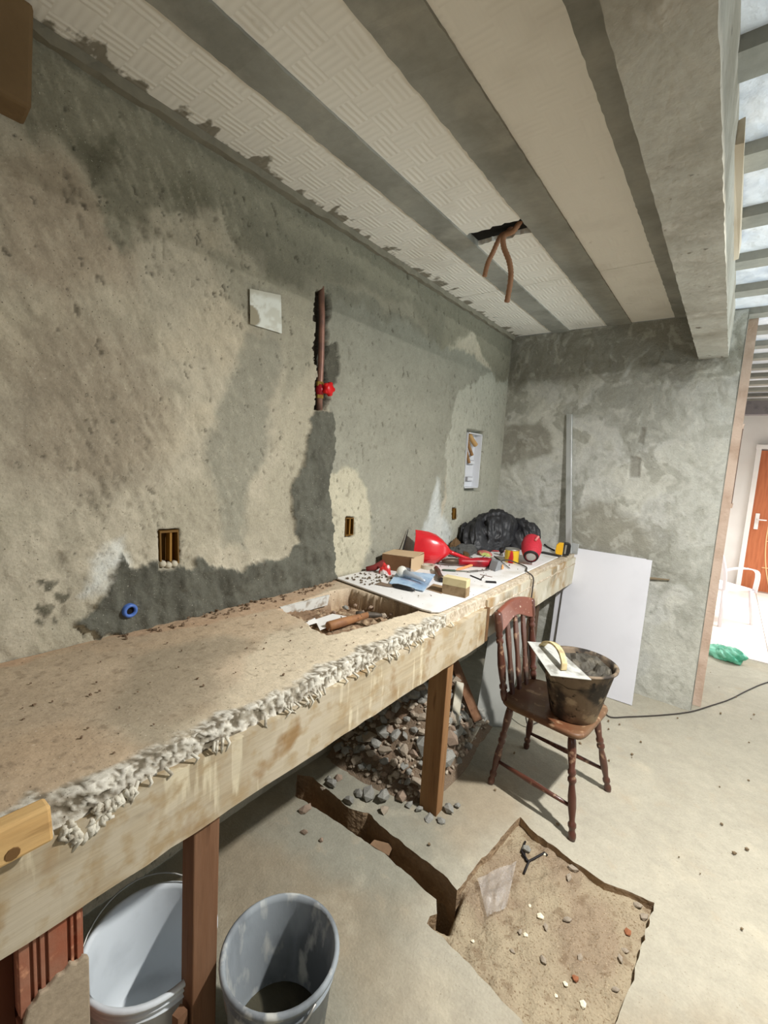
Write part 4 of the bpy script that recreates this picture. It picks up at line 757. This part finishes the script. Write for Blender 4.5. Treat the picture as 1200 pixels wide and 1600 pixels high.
# pliers-like socket
sk = empty('socket_set', tuple(pz_(688, 905)), 'dark metal adjustable socket tool between the blister pack and the pale block', 'tool')
a_ = Vector(pz_(681, 893))+Vector((0, 0, .02)); b_ = Vector(pz_(690, 910))+Vector((0, 0, .014))
M_dm = mat('dark_worn_steel', s(88, 74, 62), .45, metal=.5, noise=[(20, .5, .7, s(120, 104, 88))])
obj('barrel', MB().ring(a_, b_, [(0, .014), (.3, .018), (.35, .015), (.8, .015), (.85, .019), (1, .017)], 14), M_dm, sk, smooth=True)
obj('mouth', MB().ring(b_, b_+(b_-a_).normalized()*.006, [(0, .013), (1, .012)], 14), M_blackw, sk)
# carpenter pencil
thing('orange_pencil', MB().ring(Vector(pz_(712, 893))+Vector((0, 0, .008)), Vector(pz_(737, 886))+Vector((0, 0, .012)), [(0, .003), (.12, .008), (1, .008)], 6), mat('orange_lacquer', s(236, 156, 104), .5), 'short orange stick lying behind the two tone block', 'pencil')
# power tool (red grinder) and dark tools
gr = empty('red_drill', tuple(pz_(735, 888)), 'red and grey power tool lying in the middle of the tools behind the orange stick', 'power tool')
M_rt = mat('dark_red_plastic', s(160, 28, 40), .35, noise=[(14, .55, .7, s(110, 26, 32))]); M_gt = mat('grey_tool_plastic', s(150, 146, 140), .5)
a_, b_ = Vector(pz_(690, 884))+Vector((0, 0, .03)), Vector(pz_(772, 886))+Vector((0, 0, .028)); ddd = b_-a_
obj('body', MB().ring(a_+ddd*.3, b_-ddd*.06, [(0, .018), (.1, .023), (.35, .022), (.5, .028), (.85, .033), (1, .026)], 18), M_rt, gr, smooth=True)
obj('nose', MB().ring(a_, a_+ddd*.3, [(0, .008), (.25, .016), (.6, .020), (1, .018)], 16), M_dm, gr, smooth=True)
obj('end_cap', MB().ring(b_-ddd*.07, b_, [(0, .034), (.5, .036), (1, .022)], 18), M_gt, gr, smooth=True)
M_ds = mat('dull_steel', s(126, 122, 116), .4, metal=.6, noise=[(20, .5, .7, s(84, 76, 68))])
TL = [((668, 879), (705, 883), .008, M_dm, 'dark iron rod lying under the dustpan edge', 'rod'), ((676, 872), (716, 876), .010, M_ds, 'steel chisel lying behind the red power tool', 'chisel'), ((738, 884), (760, 868), .006, M_blackw, 'thin black screwdriver shaft slanting behind the red power tool', 'screwdriver'), ((690, 892), (735, 895), .006, mat('green_handle', s(66, 82, 66), .5), 'dark green handled file behind the two tone block', 'file'),
      ((722, 862), (756, 866), .006, mat('white_rod', s(200, 198, 190), .4), 'slim pale rod lying before the black bag', 'rod'), ((750, 860), (790, 864), .007, mat('red_label', s(190, 60, 60), .5), 'thin red stick lying before the black bag', 'stick'), ((772, 870), (797, 890), .005, M_blackw, 'thin black rod crossing over the grey sander near the can', 'rod'), ((745, 875), (790, 878), .005, M_ds, 'steel pin between the power tool and the yellow can', 'pin'), ((760, 890), (770, 882), .006, M_blackw, 'short black cable stub by the end of the red power tool', 'cable'), ((712, 870), (738, 874), .010, M_ds, 'steel rasp lying left of the brown brush', 'rasp'), ((730, 895), (765, 892), .006, M_ds, 'slim steel bit in front of the red power tool', 'bit')]
for (x0, y0), (x1, y1), r, m_, lab, cat in TL:
    a_, b_ = Vector(pz_(x0, y0))+Vector((0, 0, r)), Vector(pz_(x1, y1))+Vector((0, 0, r*1.3)); thing(cat.replace(' ', '_'), MB().ring(a_, b_, [(0, r*.5), (.08, r), (.45, r*1.05), (.5, r*.5), (.95, r*.45), (1, r*.2)], 10), m_, lab, cat, smooth=True)
a_ = Vector(pz_(719, 876)); b_ = Vector(pz_(736, 876))
thing('brown_brush', MB().box(((a_.x+b_.x)/2, (a_.y+b_.y)/2, ZT+.028), (.035, .075, .056), (0, 0, .5), jit=.006), mat('brown_bristle', s(104, 76, 48), .95, bump=[(80, .8, .01)], stretch=(4, 4, .4)), 'worn brown brush head at the end of the dustpan handle', 'brush', bevel=.006)
# grey sander wedge
q0 = Vector(pz_(778, 892)); q1 = Vector(pz_(800, 884)); 
sd = empty('grey_sander', tuple((q0+q1)/2), 'grey wedge shaped sander in front of the yellow can', 'sander')
obj('body', MB().prism([(-.04, 0), (.08, 0), (.065, .035), (.02, .062), (-.005, .055)], q0, (q1-q0).normalized(), (0, 0, 1), Vector((-.06, .03, 0))), mat('grey_tool', s(132, 134, 136), .5), sd, bevel=.005)
obj('side_pad', MB().prism([(.045, .004), (.078, .004), (.064, .032), (.048, .03)], q0+Vector((.001, -.001, 0)), (q1-q0).normalized(), (0, 0, 1), Vector((.004, -.003, 0))), mat('amber_pad', s(214, 158, 100), .5), sd)
# yellow can
cn = empty('paint_can', tuple(pz_(799, 878)), 'small yellow and red paint can with a metal lid beside the red speaker', 'can')
c0 = Vector(pz_(799, 878)); c0.z = ZT
obj('body', MB().ring(c0, c0+Vector((0, 0, .085)), [(0, .044), (.03, .046), (.95, .046), (1, .047)], 32), mat('yellow_label', s(222, 186, 50), .4, noise=[(6, .60, .62, s(196, 44, 44))], stretch=(1, 1, .3)), cn, smooth=True)
obj('lid', MB().ring(c0+Vector((0, 0, .083)), c0+Vector((0, 0, .092)), [(0, .047), (.4, .048), (1, .046), (1, .040), (.5, .039)], 32), M_met, cn, smooth=True)
# red cylindrical speaker seen on its end
spk = empty('red_speaker', tuple(pz_(830, 882)), 'red portable speaker with a round grey end lying right of the yellow can', 'speaker')
sc_ = Vector(pz_(829, 884)); sc_.z = ZT; cc_ = sc_+Vector((0.0, 0.0, .075)); dirv = Vector((-.30, .82, .46)).normalized()
M_sp = mat('red_mesh_fabric', s(186, 44, 58), .6, noise=[(150, .5, .7, s(150, 30, 44))])
cend = sc_+Vector((.0, -.01, .06)); 
obj('body', MB().ring(cend, cend+dirv*.21, [(0, .040), (.02, .046), (.10, .052), (.35, .064), (.6, .066), (.85, .056), (1, .030)], 28), M_sp, spk, smooth=True)
obj('end_ring', MB().ring(cend-dirv*.004, cend+dirv*.006, [(0, .036), (0, .043), (1, .048)], 28, cap=False), M_blackw, spk, smooth=True)
obj('bass_cone', MB().ring(cend-dirv*.006, cend+dirv*.004, [(0, .010), (.2, .024), (.4, .030), (1, .037)], 28), mat('grey_cone', s(176, 172, 168), .35, metal=.3), spk, smooth=True)
obj('strap', MB().tube([cend+dirv*.10+Vector((.03, -.03, .055)), cend+dirv*.14+Vector((.05, -.035, .06)), cend+dirv*.20+Vector((.05, -.02, .02))], .008, 8), mat('pink_strap', s(204, 120, 116), .7), spk, smooth=True)
# tape measure
tmz = empty('tape_measure', tuple(pz_(876, 866)), 'yellow and black tape measure at the far end of the counter by the straightedge', 'tape measure')
q0 = Vector(pz_(867, 866)); q0.z = ZT; e1 = Vector((.96, .27, 0)); bk_ = Vector((-.27, .96, 0))*.045
obj('yellow_case', MB().prism([(.006, 0), (.052, 0), (.055, .09), (.02, .088), (.004, .07), (0, .02)], q0, e1, (0, 0, 1), bk_), mat('yellow_plastic', s(232, 176, 40), .4), tmz, bevel=.004)
obj('black_side', MB().prism([(.055, 0), (.094, 0), (.104, .03), (.106, .078), (.092, .094), (.058, .094)], q0-bk_*.1, e1, (0, 0, 1), bk_*1.2), mat('black_case', s(40, 38, 36), .4), tmz, bevel=.004)
obj('grip_band', MB().prism([(.062, .012), (.074, .012), (.078, .08), (.066, .08)], q0-bk_*.14, e1, (0, 0, 1), bk_*.1), M_met, tmz)
# flat black bar
f0, f1 = Vector(pz_(846, 864)), Vector(pz_(875, 870)); dv = (f1-f0).normalized(); sv = Vector((-dv.y, dv.x, 0))
thing('flat_black_bar', MB().prism([(0, -.02), ((f1-f0).length, -.02), ((f1-f0).length, .02), (0, .022)], f0, dv, sv, (0, 0, .012)), mat('black_steel', s(52, 50, 48), .5), 'flat black bar lying right of the red speaker', 'bar', bevel=.002)
thing('black_cable_far', MB().tube([tuple(np.array(pz_(846, 850))+[0, 0, .02]), tuple(np.array(pz_(855, 856))+[0, 0, .008]), tuple(np.array(pz_(866, 861))+[0, 0, .006])], .006, 8), M_blackw, 'short black cable between the speaker and the tape measure', 'cable', smooth=True).name = 'cable'
for k, (px, py) in enumerate(((851, 846), (860, 852))): crumple('grey_rag', tuple(np.array(pz_(px, py))), (.05, .03, .018), mat('grey_rag_cloth', s(120, 112, 100), .95), ('grey crumpled rag behind the flat black bar', 'grey rag scrap between the black cable and back wall')[k], 'rag', 60+k, .6, 3)
# L shaped metal bits
def bar(name, a, b, wd_, th, m, label, cat):
    a, b = Vector(pz_(*a)), Vector(pz_(*b)); d = (b-a).normalized(); sv = Vector((-d.y, d.x, 0)); return thing(name, MB().prism([(0, -wd_/2), ((b-a).length, -wd_/2), ((b-a).length, wd_/2), (0, wd_/2)], a, d, sv, (0, 0, th)), m, label, cat)
bar('hex_key', (735, 900), (752, 907), .007, .006, M_blackw, 'straight black steel pin on the white sheet right of the two tone block', 'pin')
bar('metal_tab', (750, 907), (757, 899), .005, .004, M_ds, 'thin steel tab slanting between the two black pieces on the white sheet', 'tab')
bar('thin_pin', (750, 898), (769, 902), .003, .003, mat('brown_wire', s(120, 80, 60), .5), 'thin brown wire lying behind the black clip on the white sheet', 'wire')
bar('black_clip', (759, 910), (775, 911), .018, .008, M_blackw, 'small flat black clip on the white sheet nearest the counter edge', 'clip')
# black bag, cloths
M_bag = mat('black_fabric', s(40, 40, 43), .45, noise=[(5, .5, .75, s(62, 62, 64)), (70, .72, .76, s(150, 150, 150))], bump=[(14, .6, .02), (50, .4, .005)], spec=.4)
bgp = Vector(at(778, 850, 1, -.33)); 
crumple('black_bag', (.17, -.44, ZT), (.15, .27, .20), M_bag, 'large crumpled black fabric bag at the far end of the counter by the wall', 'bag', 12, .42, 6, rot=-.1)
crumple('black_bag_top', (.33, -.24, ZT), (.15, .12, .17), M_bag, 'dark bulky jacket lying right of the black bag against the back wall', 'jacket', 17, .4, 5).name = 'black_jacket'
crumple('black_pouch', (.045, -.66, ZT), (.035, .07, .13), M_bag, 'upright black pouch against the left wall at the left of the black bag', 'pouch', 19, .5, 5)
crumple('grey_cloth', (.15, -.90, ZT), (.08, .15, .05), mat('dark_grey_cloth', s(84, 84, 82), .9, bump=[(30, .5, .01)]), 'dark grey crumpled cloth between the dustpan and the black bag', 'cloth', 21, .6, 5)
crumple('brown_glove', (.05, -.82, ZT), (.035, .06, .06), mat('brown_leather', s(108, 84, 58), .9), 'crumpled brown glove against the wall left of the black bag', 'glove', 23, .5, 4)
crumple('small_packet', tuple(pz_(758, 868)), (.05, .035, .025), mat('pink_green_packet', s(190, 110, 100), .5, noise=[(14, .5, .55, s(180, 190, 110))]), 'small pink and green packet in front of the black bag', 'packet', 25, .4, 4)
cl = empty('electrical_clamp', tuple(pz_(783, 862)), 'small dark round headed clamp left of the yellow can', 'clamp')
c1 = Vector(pz_(783, 868)); 
obj('head', MB().ring(c1+Vector((0, 0, .02)), c1+Vector((.006, -.012, .055)), [(0, .008), (.3, .018), (.7, .02), (1, .012)], 14), M_blackw, cl, smooth=True)
obj('foot', MB().ring(c1, c1+Vector((0, 0, .022)), [(0, .016), (1, .008)], 12), M_ds, cl, smooth=True)
# cable: from the tools over the counter edge behind the chair, then out on the floor
cpts = [(*pz_(770, 884)[:2], ZT+.01), (*pz_(790, 882)[:2], ZT+.03), (*pz_(806, 882)[:2], ZT+.012), (*pz_(822, 888)[:2], ZT+.008)]
e0 = pz_(832, 896); cpts += [(.672, e0[1], ZT+.006), (.715, e0[1], .97), (.722, e0[1]-.01, .90), (.722, e0[1]-.015, .80), (.73, e0[1]-.01, .60), (.74, e0[1], .30), (.76, e0[1]+.02, .04), (.80, -.9, .008), (.95, -.5, .008), (1.05, -.33, .008)]
cpts += [(*at(x, y, 2, .006)[:2], .007) for x, y in ((950, 1119), (985, 1120), (1040, 1117), (1080, 1112), (1110, 1103), (1140, 1093), (1170, 1078), (1200, 1066), (1260, 1050))]
def smooth_pts(p, n=6):
    p = [Vector(q) for q in p]; out = []
    for i in range(len(p)-1):
        a, b, c, d = p[max(i-1, 0)], p[i], p[i+1], p[min(i+2, len(p)-1)]
        for k in range(n):
            t = k/n; out.append(.5*((2*b)+(c-a)*t+(2*a-5*b+4*c-d)*t*t+(3*b-a-3*c+d)*t**3))
    return out+[p[-1]]
cps = smooth_pts(cpts)
for q_ in cps: q_.z = max(q_.z, .006)
thing('power_cable', MB().tube(cps, .0042, 8), mat('grey_cable', s(66, 60, 56), .6), 'thin dark power cable running over the counter edge and out across the floor', 'cable', smooth=True)

# hammer, papers in the cut out
hm_ = empty('hammer', tuple(at(545, 975, 2, .96)), 'hammer with a brown wooden handle lying in the counter cut out', 'hammer')
a_, b_ = Vector(at(512, 979, 2, .970)), Vector(at(574, 961, 2, .962))
obj('handle', MB().ring(a_, b_, [(0, .012), (.02, .019), (.35, .019), (.7, .015), (1, .013)], 18), mat('worn_handle_wood', s(150, 106, 70), .6, noise=[(14, .45, .65, s(124, 84, 58))]), hm_, smooth=True)
obj('head', MB().ring(b_+Vector((-.035, -.035, .0)), b_+Vector((.045, .045, .0)), [(0, .015), (.2, .017), (.3, .013), (.7, .013), (1, .006)], 12), mat('dark_iron', s(84, 76, 68), .6, metal=.3), hm_, smooth=True)
M_pap = mat('torn_white_paper', s(230, 228, 224), .9)
for k, pl in enumerate((((492, 968), (520, 959), (545, 966), (520, 978), (500, 985)), ((478, 974), (492, 968), (496, 973), (482, 978)))):
    vs_ = [Vector(at(x, y, 2, .962))+Vector((0, 0, rnd.uniform(-.003, .008))) for x, y in pl]; n = len(vs_)
    thing('paper_scrap', MB().add(vs_+[q_+Vector((0, 0, .002)) for q_ in vs_], [tuple(range(n))[::-1], tuple(range(n, 2*n))]+[(i, (i+1) % n, (i+1) % n+n, i+n) for i in range(n)]), M_pap, ('larger torn white paper beside the hammer handle', 'tiny torn white paper at the left end of the cut out')[k], 'paper', 'paper scraps in the cut out')
for k, (px, py, sz) in enumerate(((566, 955, .02), (600, 962, .022), (580, 948, .018), (540, 950, .02), (640, 955, .016), (555, 944, .014), (522, 955, .014), (612, 958, .016))):
    p = at(px, py, 2, .925); stone(p[0], p[1], .915, sz, 'lump of debris in the cut out of the counter slab', 'debris lumps in the cut out')

# ------------------------------------------------------------------ on the walls
def wq(px, x): return [Vector(at(a, b, 0, x)) for a, b in px]
n = 9; vs_, fs_ = [], []
c4 = [np.array(v) for v in wq([(390, 451), (439, 461), (441, 521), (402, 508)], .012)]; c4[3] = np.array(at(391, 506, 0, .012))
X, Y = np.meshgrid(np.linspace(0, 1, 24), np.linspace(0, 1, 24), indexing='ij')
P_ = ((c4[0]*(1-X[..., None])+c4[1]*X[..., None])*(1-Y[..., None])+(c4[3]*(1-X[..., None])+c4[2]*X[..., None])*Y[..., None])
P_[..., 0] += fbm(X*2, Y*2, 800, 3)*.004; cm = np.ones(X.shape+(3,))*np.array(s(226, 228, 218)); cm = lay(cm, sm(.0, .3, fbm(X*6, Y*6, 801, 4)+.1)*.5, s(188, 184, 164)); cm = lay(cm, sm(.02, -.02, np.hypot(X-.0, Y-.75)-.30+fbm(X*6, Y*6, 803, 3)*.05), s(158, 150, 128)); cm = lay(cm, sm(.2, .05, Y)*.6, s(182, 176, 156))
g = grid('paper_on_wall', P_, cm, mat('wall_paper_sheet', vcol=True, rough=.8), flip=True); props(g, 'cement smeared white square paper stuck to the left wall above the copper pipe', 'paper')
g['label'] = 'cement smeared white square of paper stuck on the left wall left of the pipe'
M_cop = mat('weathered_copper', s(156, 116, 100), .45, metal=.3, noise=[(12, .45, .65, s(124, 96, 86))])
pp = empty('copper_pipe', tuple(at(502, 640, 0, -.02)), 'copper pipe with a red valve in the open wall chase', 'pipe')
obj('pipe', MB().tube([tuple(at(502, 448, 0, -.016)), tuple(at(503, 500, 0, -.014)), tuple(at(502, 560, 0, -.012)), tuple(at(500, 600, 0, -.014)), tuple(at(499, 642, 0, -.018))], .0145, 14), M_cop, pp, smooth=True)
M_brs = mat('brass', s(214, 178, 96), .3, metal=.8)
for y in (600, 619):
    a_ = Vector(at(499.5, y, 0, -.014)); obj('brass_fitting', MB().ring(a_-Vector((0, 0, .010)), a_+Vector((0, 0, .010)), [(0, .018), (1, .018)], 6), M_brs, pp)
a_ = Vector(at(500, 609, 0, -.012)); vb = obj('valve_body', MB().ring(a_-Vector((0, 0, .024)), a_+Vector((0, 0, .024)), [(0, .016), (.5, .022), (1, .016)], 16), M_rt, pp, smooth=True)
a2 = Vector(at(509, 608, 0, .0)); hv = MB().ring(a2+Vector((-.01, 0, 0)), a2+Vector((.035, 0, 0)), [(0, .012), (.4, .014), (.45, .026), (.85, .027), (1, .020)], 18)
for k in range(5):
    q = 2*math.pi*k/5; hv.ring(a2+Vector((.012, math.cos(q)*.024, math.sin(q)*.024)), a2+Vector((.03, math.cos(q)*.024, math.sin(q)*.024)), [(0, .011), (1, .010)], 10)
obj('valve_wheel', hv, mat('red_enamel', s(214, 24, 28), .35), vb, smooth=True)
M_ob = mat('ochre_plastic_box', s(112, 80, 30), .5, noise=[(14, .5, .7, s(104, 72, 24))])
def ebox(name, quad, label):
    q = wq(quad, .003); dp_ = Vector((-.045, 0, 0)); e = empty(name, tuple(q[3]), label, 'socket box', 'electrical boxes set in the left wall'); ths = .006
    ins_ = [p.lerp((q[0]+q[2])/2, .12) for p in q]
    vs_ = q+ins_+[p+dp_ for p in ins_]+[p+dp_ for p in q]; fs_ = [(i, (i+1) % 4, 4+(i+1) % 4, 4+i) for i in range(4)]+[(4+i, 4+(i+1) % 4, 8+(i+1) % 4, 8+i) for i in range(4)]+[(8, 9, 10, 11)]+[(i, 12+i, 12+(i+1) % 4, (i+1) % 4) for i in range(4)]
    obj('box_shell', MB().add(vs_, fs_), M_ob, e)
    obj('fixing_rib', MB().box((q[0].lerp(q[1], .62).x-.02, q[0].lerp(q[1], .62).y, (q[0].z+q[3].z)/2), (.03, .008, abs(q[0].z-q[3].z)*.85)), mat('light_ochre', s(146, 106, 44), .5), e)
    return e
e = ebox('electrical_box', [(250, 830), (279, 828), (280, 880), (251, 884)], 'larger ochre electrical box set in the wall left of the cement channel')
for x, y in ((254, 881), (263, 883), (272, 881)):
    p = at(x, y, 0, .0); o = obj('cement_blob', MB().ring((p[0]-.01, p[1], p[2]), (p[0]+.012, p[1], p[2]), [(0, .006), (.3, .014), (.8, .011), (1, .004)], 8), M_w2, e, smooth=True)
ebox('electrical_box', [(541, 809), (553, 809), (552, 836), (540, 838)], 'small ochre electrical box in the wall just above the white sheet')
ebox('electrical_box', [(708, 795), (713, 794), (713, 811), (708, 811)], 'narrow olive electrical box low on the wall left of the black bag')
pe = empty('blue_pipe_end', tuple(at(205, 955, 0, .0)), 'blue ringed pipe end sticking out of the wet cement low on the left wall', 'pipe')
a_ = Vector(at(205, 955, 0, .03)); 
obj('ring', MB().ring(a_-Vector((.05, 0, 0)), a_, [(0, .024), (.9, .024), (1, .021), (1, .014), (.5, .013)], 24, cap=False), mat('blue_plastic', s(84, 118, 190), .35), pe, smooth=True)
obj('bore_shade_plug', MB().ring(a_-Vector((.03, 0, 0)), a_-Vector((.01, 0, 0)), [(0, .0135), (1, .0135)], 20), M_dark, pe)  # solid plug, coloured dark to carry the shade inside the pipe
# distribution panel in the niche
q = wq([(731, 672), (755, 677), (750, 766), (726, 765)], 0); cy0, cy1 = q[3].y, q[1].y; cz0, cz1 = q[3].z+.01, q[1].z-.01; cy0 = (q[0].y+q[3].y)/2+.01; cy1 = (q[1].y+q[2].y)/2-.01
dbx = empty('distribution_box', ((-.05), (cy0+cy1)/2, cz0), 'white electrical distribution box recessed in the left wall near the corner with brown conduits', 'electrical box')
M_db = mat('white_box_plastic', s(226, 228, 232), .5); M_rl = mat('grey_rail', s(150, 148, 150), .4, metal=.4)
obj('back_tray', MB().box((-.066, (cy0+cy1)/2, (cz0+cz1)/2), (.008, cy1-cy0, cz1-cz0)), M_db, dbx)
for s_, yc in ((0, cy0+.004), (1, cy1-.004)): obj('side', MB().box((-.036, yc, (cz0+cz1)/2), (.06, .008, cz1-cz0)), M_db, dbx)
for z in (cz0+.004, cz1-.004): obj('side', MB().box((-.036, (cy0+cy1)/2, z), (.06, cy1-cy0, .008)), M_db, dbx)
hz = cz1-cz0
for f_ in (.16, .47): obj('rail', MB().box((-.05, (cy0+cy1)/2-.02, cz0+hz*f_), (.012, (cy1-cy0)*.85, .035)), M_rl, dbx, bevel=.003)
for f_ in (.16, .47): obj('rail_clip', MB().box((-.043, cy1-.08, cz0+hz*f_), (.014, .09, .028)), M_db, dbx, bevel=.004)
obj('knockout', MB().ring((-.060, (cy0+cy1)/2+.04, cz0+hz*.60), (-.056, (cy0+cy1)/2+.04, cz0+hz*.60), [(0, .014), (1, .014)], 14), M_rl, dbx)
M_cond = mat('brown_corrugated_conduit', s(158, 120, 76), .6, noise=[(20, .5, .7, s(126, 90, 56))])
def conduit(pts, r, rib=.010):
    pts = smooth_pts(pts, 10); out = []; rr = []
    for i, p in enumerate(pts): out.append(p); rr.append(r*(1.0 if i % 2 else .86))
    return MB().tube(out, rr, 10)
zt_ = cz1
obj('conduit', conduit([(-.05, cy0+.05, zt_), (-.035, cy0+.06, zt_-.07), (-.02, cy0+.08, zt_-.13), (-.01, cy0+.10, zt_-.17)], .014), M_cond, dbx, smooth=True)
obj('conduit', conduit([(-.05, cy0+.09, zt_), (-.035, cy0+.13, zt_-.05), (-.02, cy0+.17, zt_-.09)], .020), mat('tan_conduit', s(196, 158, 104), .6), dbx, smooth=True)
obj('conduit', conduit([(-.05, cy0+.03, zt_), (-.03, cy0+.03, zt_-.12), (-.01, cy0+.06, zt_-.23)], .013), M_cond, dbx, smooth=True)
# ceiling conduits
cc0 = (at(826, 345, 2, H-.01)); 
cdm = mat('brown_ceiling_conduit', s(158, 116, 86), .6, noise=[(14, .5, .7, s(134, 94, 68))])
def dropz(px, py, y): return Vector(at(px, py, 1, y))
cth = empty('ceiling_conduit', (.62, -1.66, H), 'brown flexible conduit hanging from the hole in the foam ceiling, longer right strand', 'conduit', 'conduits hanging from the ceiling hole')
yq = -1.66
obj('strand', conduit([dropz(818, 347, -1.67)+Vector((0, 0, .03)), dropz(803, 360, yq), dropz(788, 368, yq), dropz(787, 385, yq), dropz(796, 410, yq), dropz(798, 435, yq), dropz(792, 472, yq)], .0135), cdm, cth, smooth=True)
cth2 = empty('ceiling_conduit', (.55, -1.64, H), 'shorter left brown conduit hanging from the hole in the foam ceiling', 'conduit', 'conduits hanging from the ceiling hole')
obj('strand', conduit([dropz(806, 352, -1.64)+Vector((0, 0, .03)), dropz(794, 362, -1.64), dropz(782, 370, -1.64), dropz(770, 395, -1.64), dropz(762, 412, -1.64), dropz(757, 432, -1.64)], .0125), cdm, cth2, smooth=True)

# ------------------------------------------------------------------ green bag, far plastic chair
M_gr = mat('translucent_green_plastic', s(150, 225, 195), .25, noise=[(8, .45, .6, s(90, 185, 150))], trans=.25, alpha=.9, bump=[(12, .5, .02)])
p = at(1132, 1036, 2, 0); gx = crumple('green_plastic_bag', (p[0]-.0, p[1]+.12, .003), (.145, .095, .09), M_gr, 'crumpled green plastic bag on the floor just beyond the wall end', 'bag', 33, .55, 5, rot=-.4)
pc_ = empty('plastic_armchair', (1.62, 2.75, .0), 'white plastic armchair in the bright tiled room beyond the wall end', 'chair', None, (0, 0, 2.5))
M_pw = mat('white_chair_plastic', s(236, 226, 226), .4)
for sx in (-1, 1):
    for sy in (-1, 1): obj('leg', MB().tube([(sx*.25, sy*.24, 0), (sx*.22, sy*.20, .40)], [.018, .026], 8), M_pw, pc_, world=False, smooth=True)
    obj('armrest', MB().strip(smooth_pts([(sx*.24, -.22, .38), (sx*.26, -.20, .60), (sx*.27, -.05, .66), (sx*.25, .14, .66), (sx*.20, .22, .62)], 4), (1, 0, 0), .05, .012), M_pw, pc_, world=False)
obj('seat', MB().box((0, 0, .405), (.46, .44, .02)), M_pw, pc_, world=False, bevel=.008)
bf = smooth_pts([(-.21, .20, .41), (-.23, .25, .62), (-.17, .28, .82), (0, .29, .88), (.17, .28, .82), (.23, .25, .62), (.21, .20, .41)], 6)
obj('back_frame', MB().tube(bf, .018, 8), M_pw, pc_, world=False, smooth=True)
for k in (-2, -1, 0, 1, 2): obj('back_slat', MB().strip([(k*.07, .21, .41), (k*.08, .265, .62), (k*.07, .29, .85-.02*abs(k))], (1, 0, 0), .035, .008), M_pw, pc_, world=False)
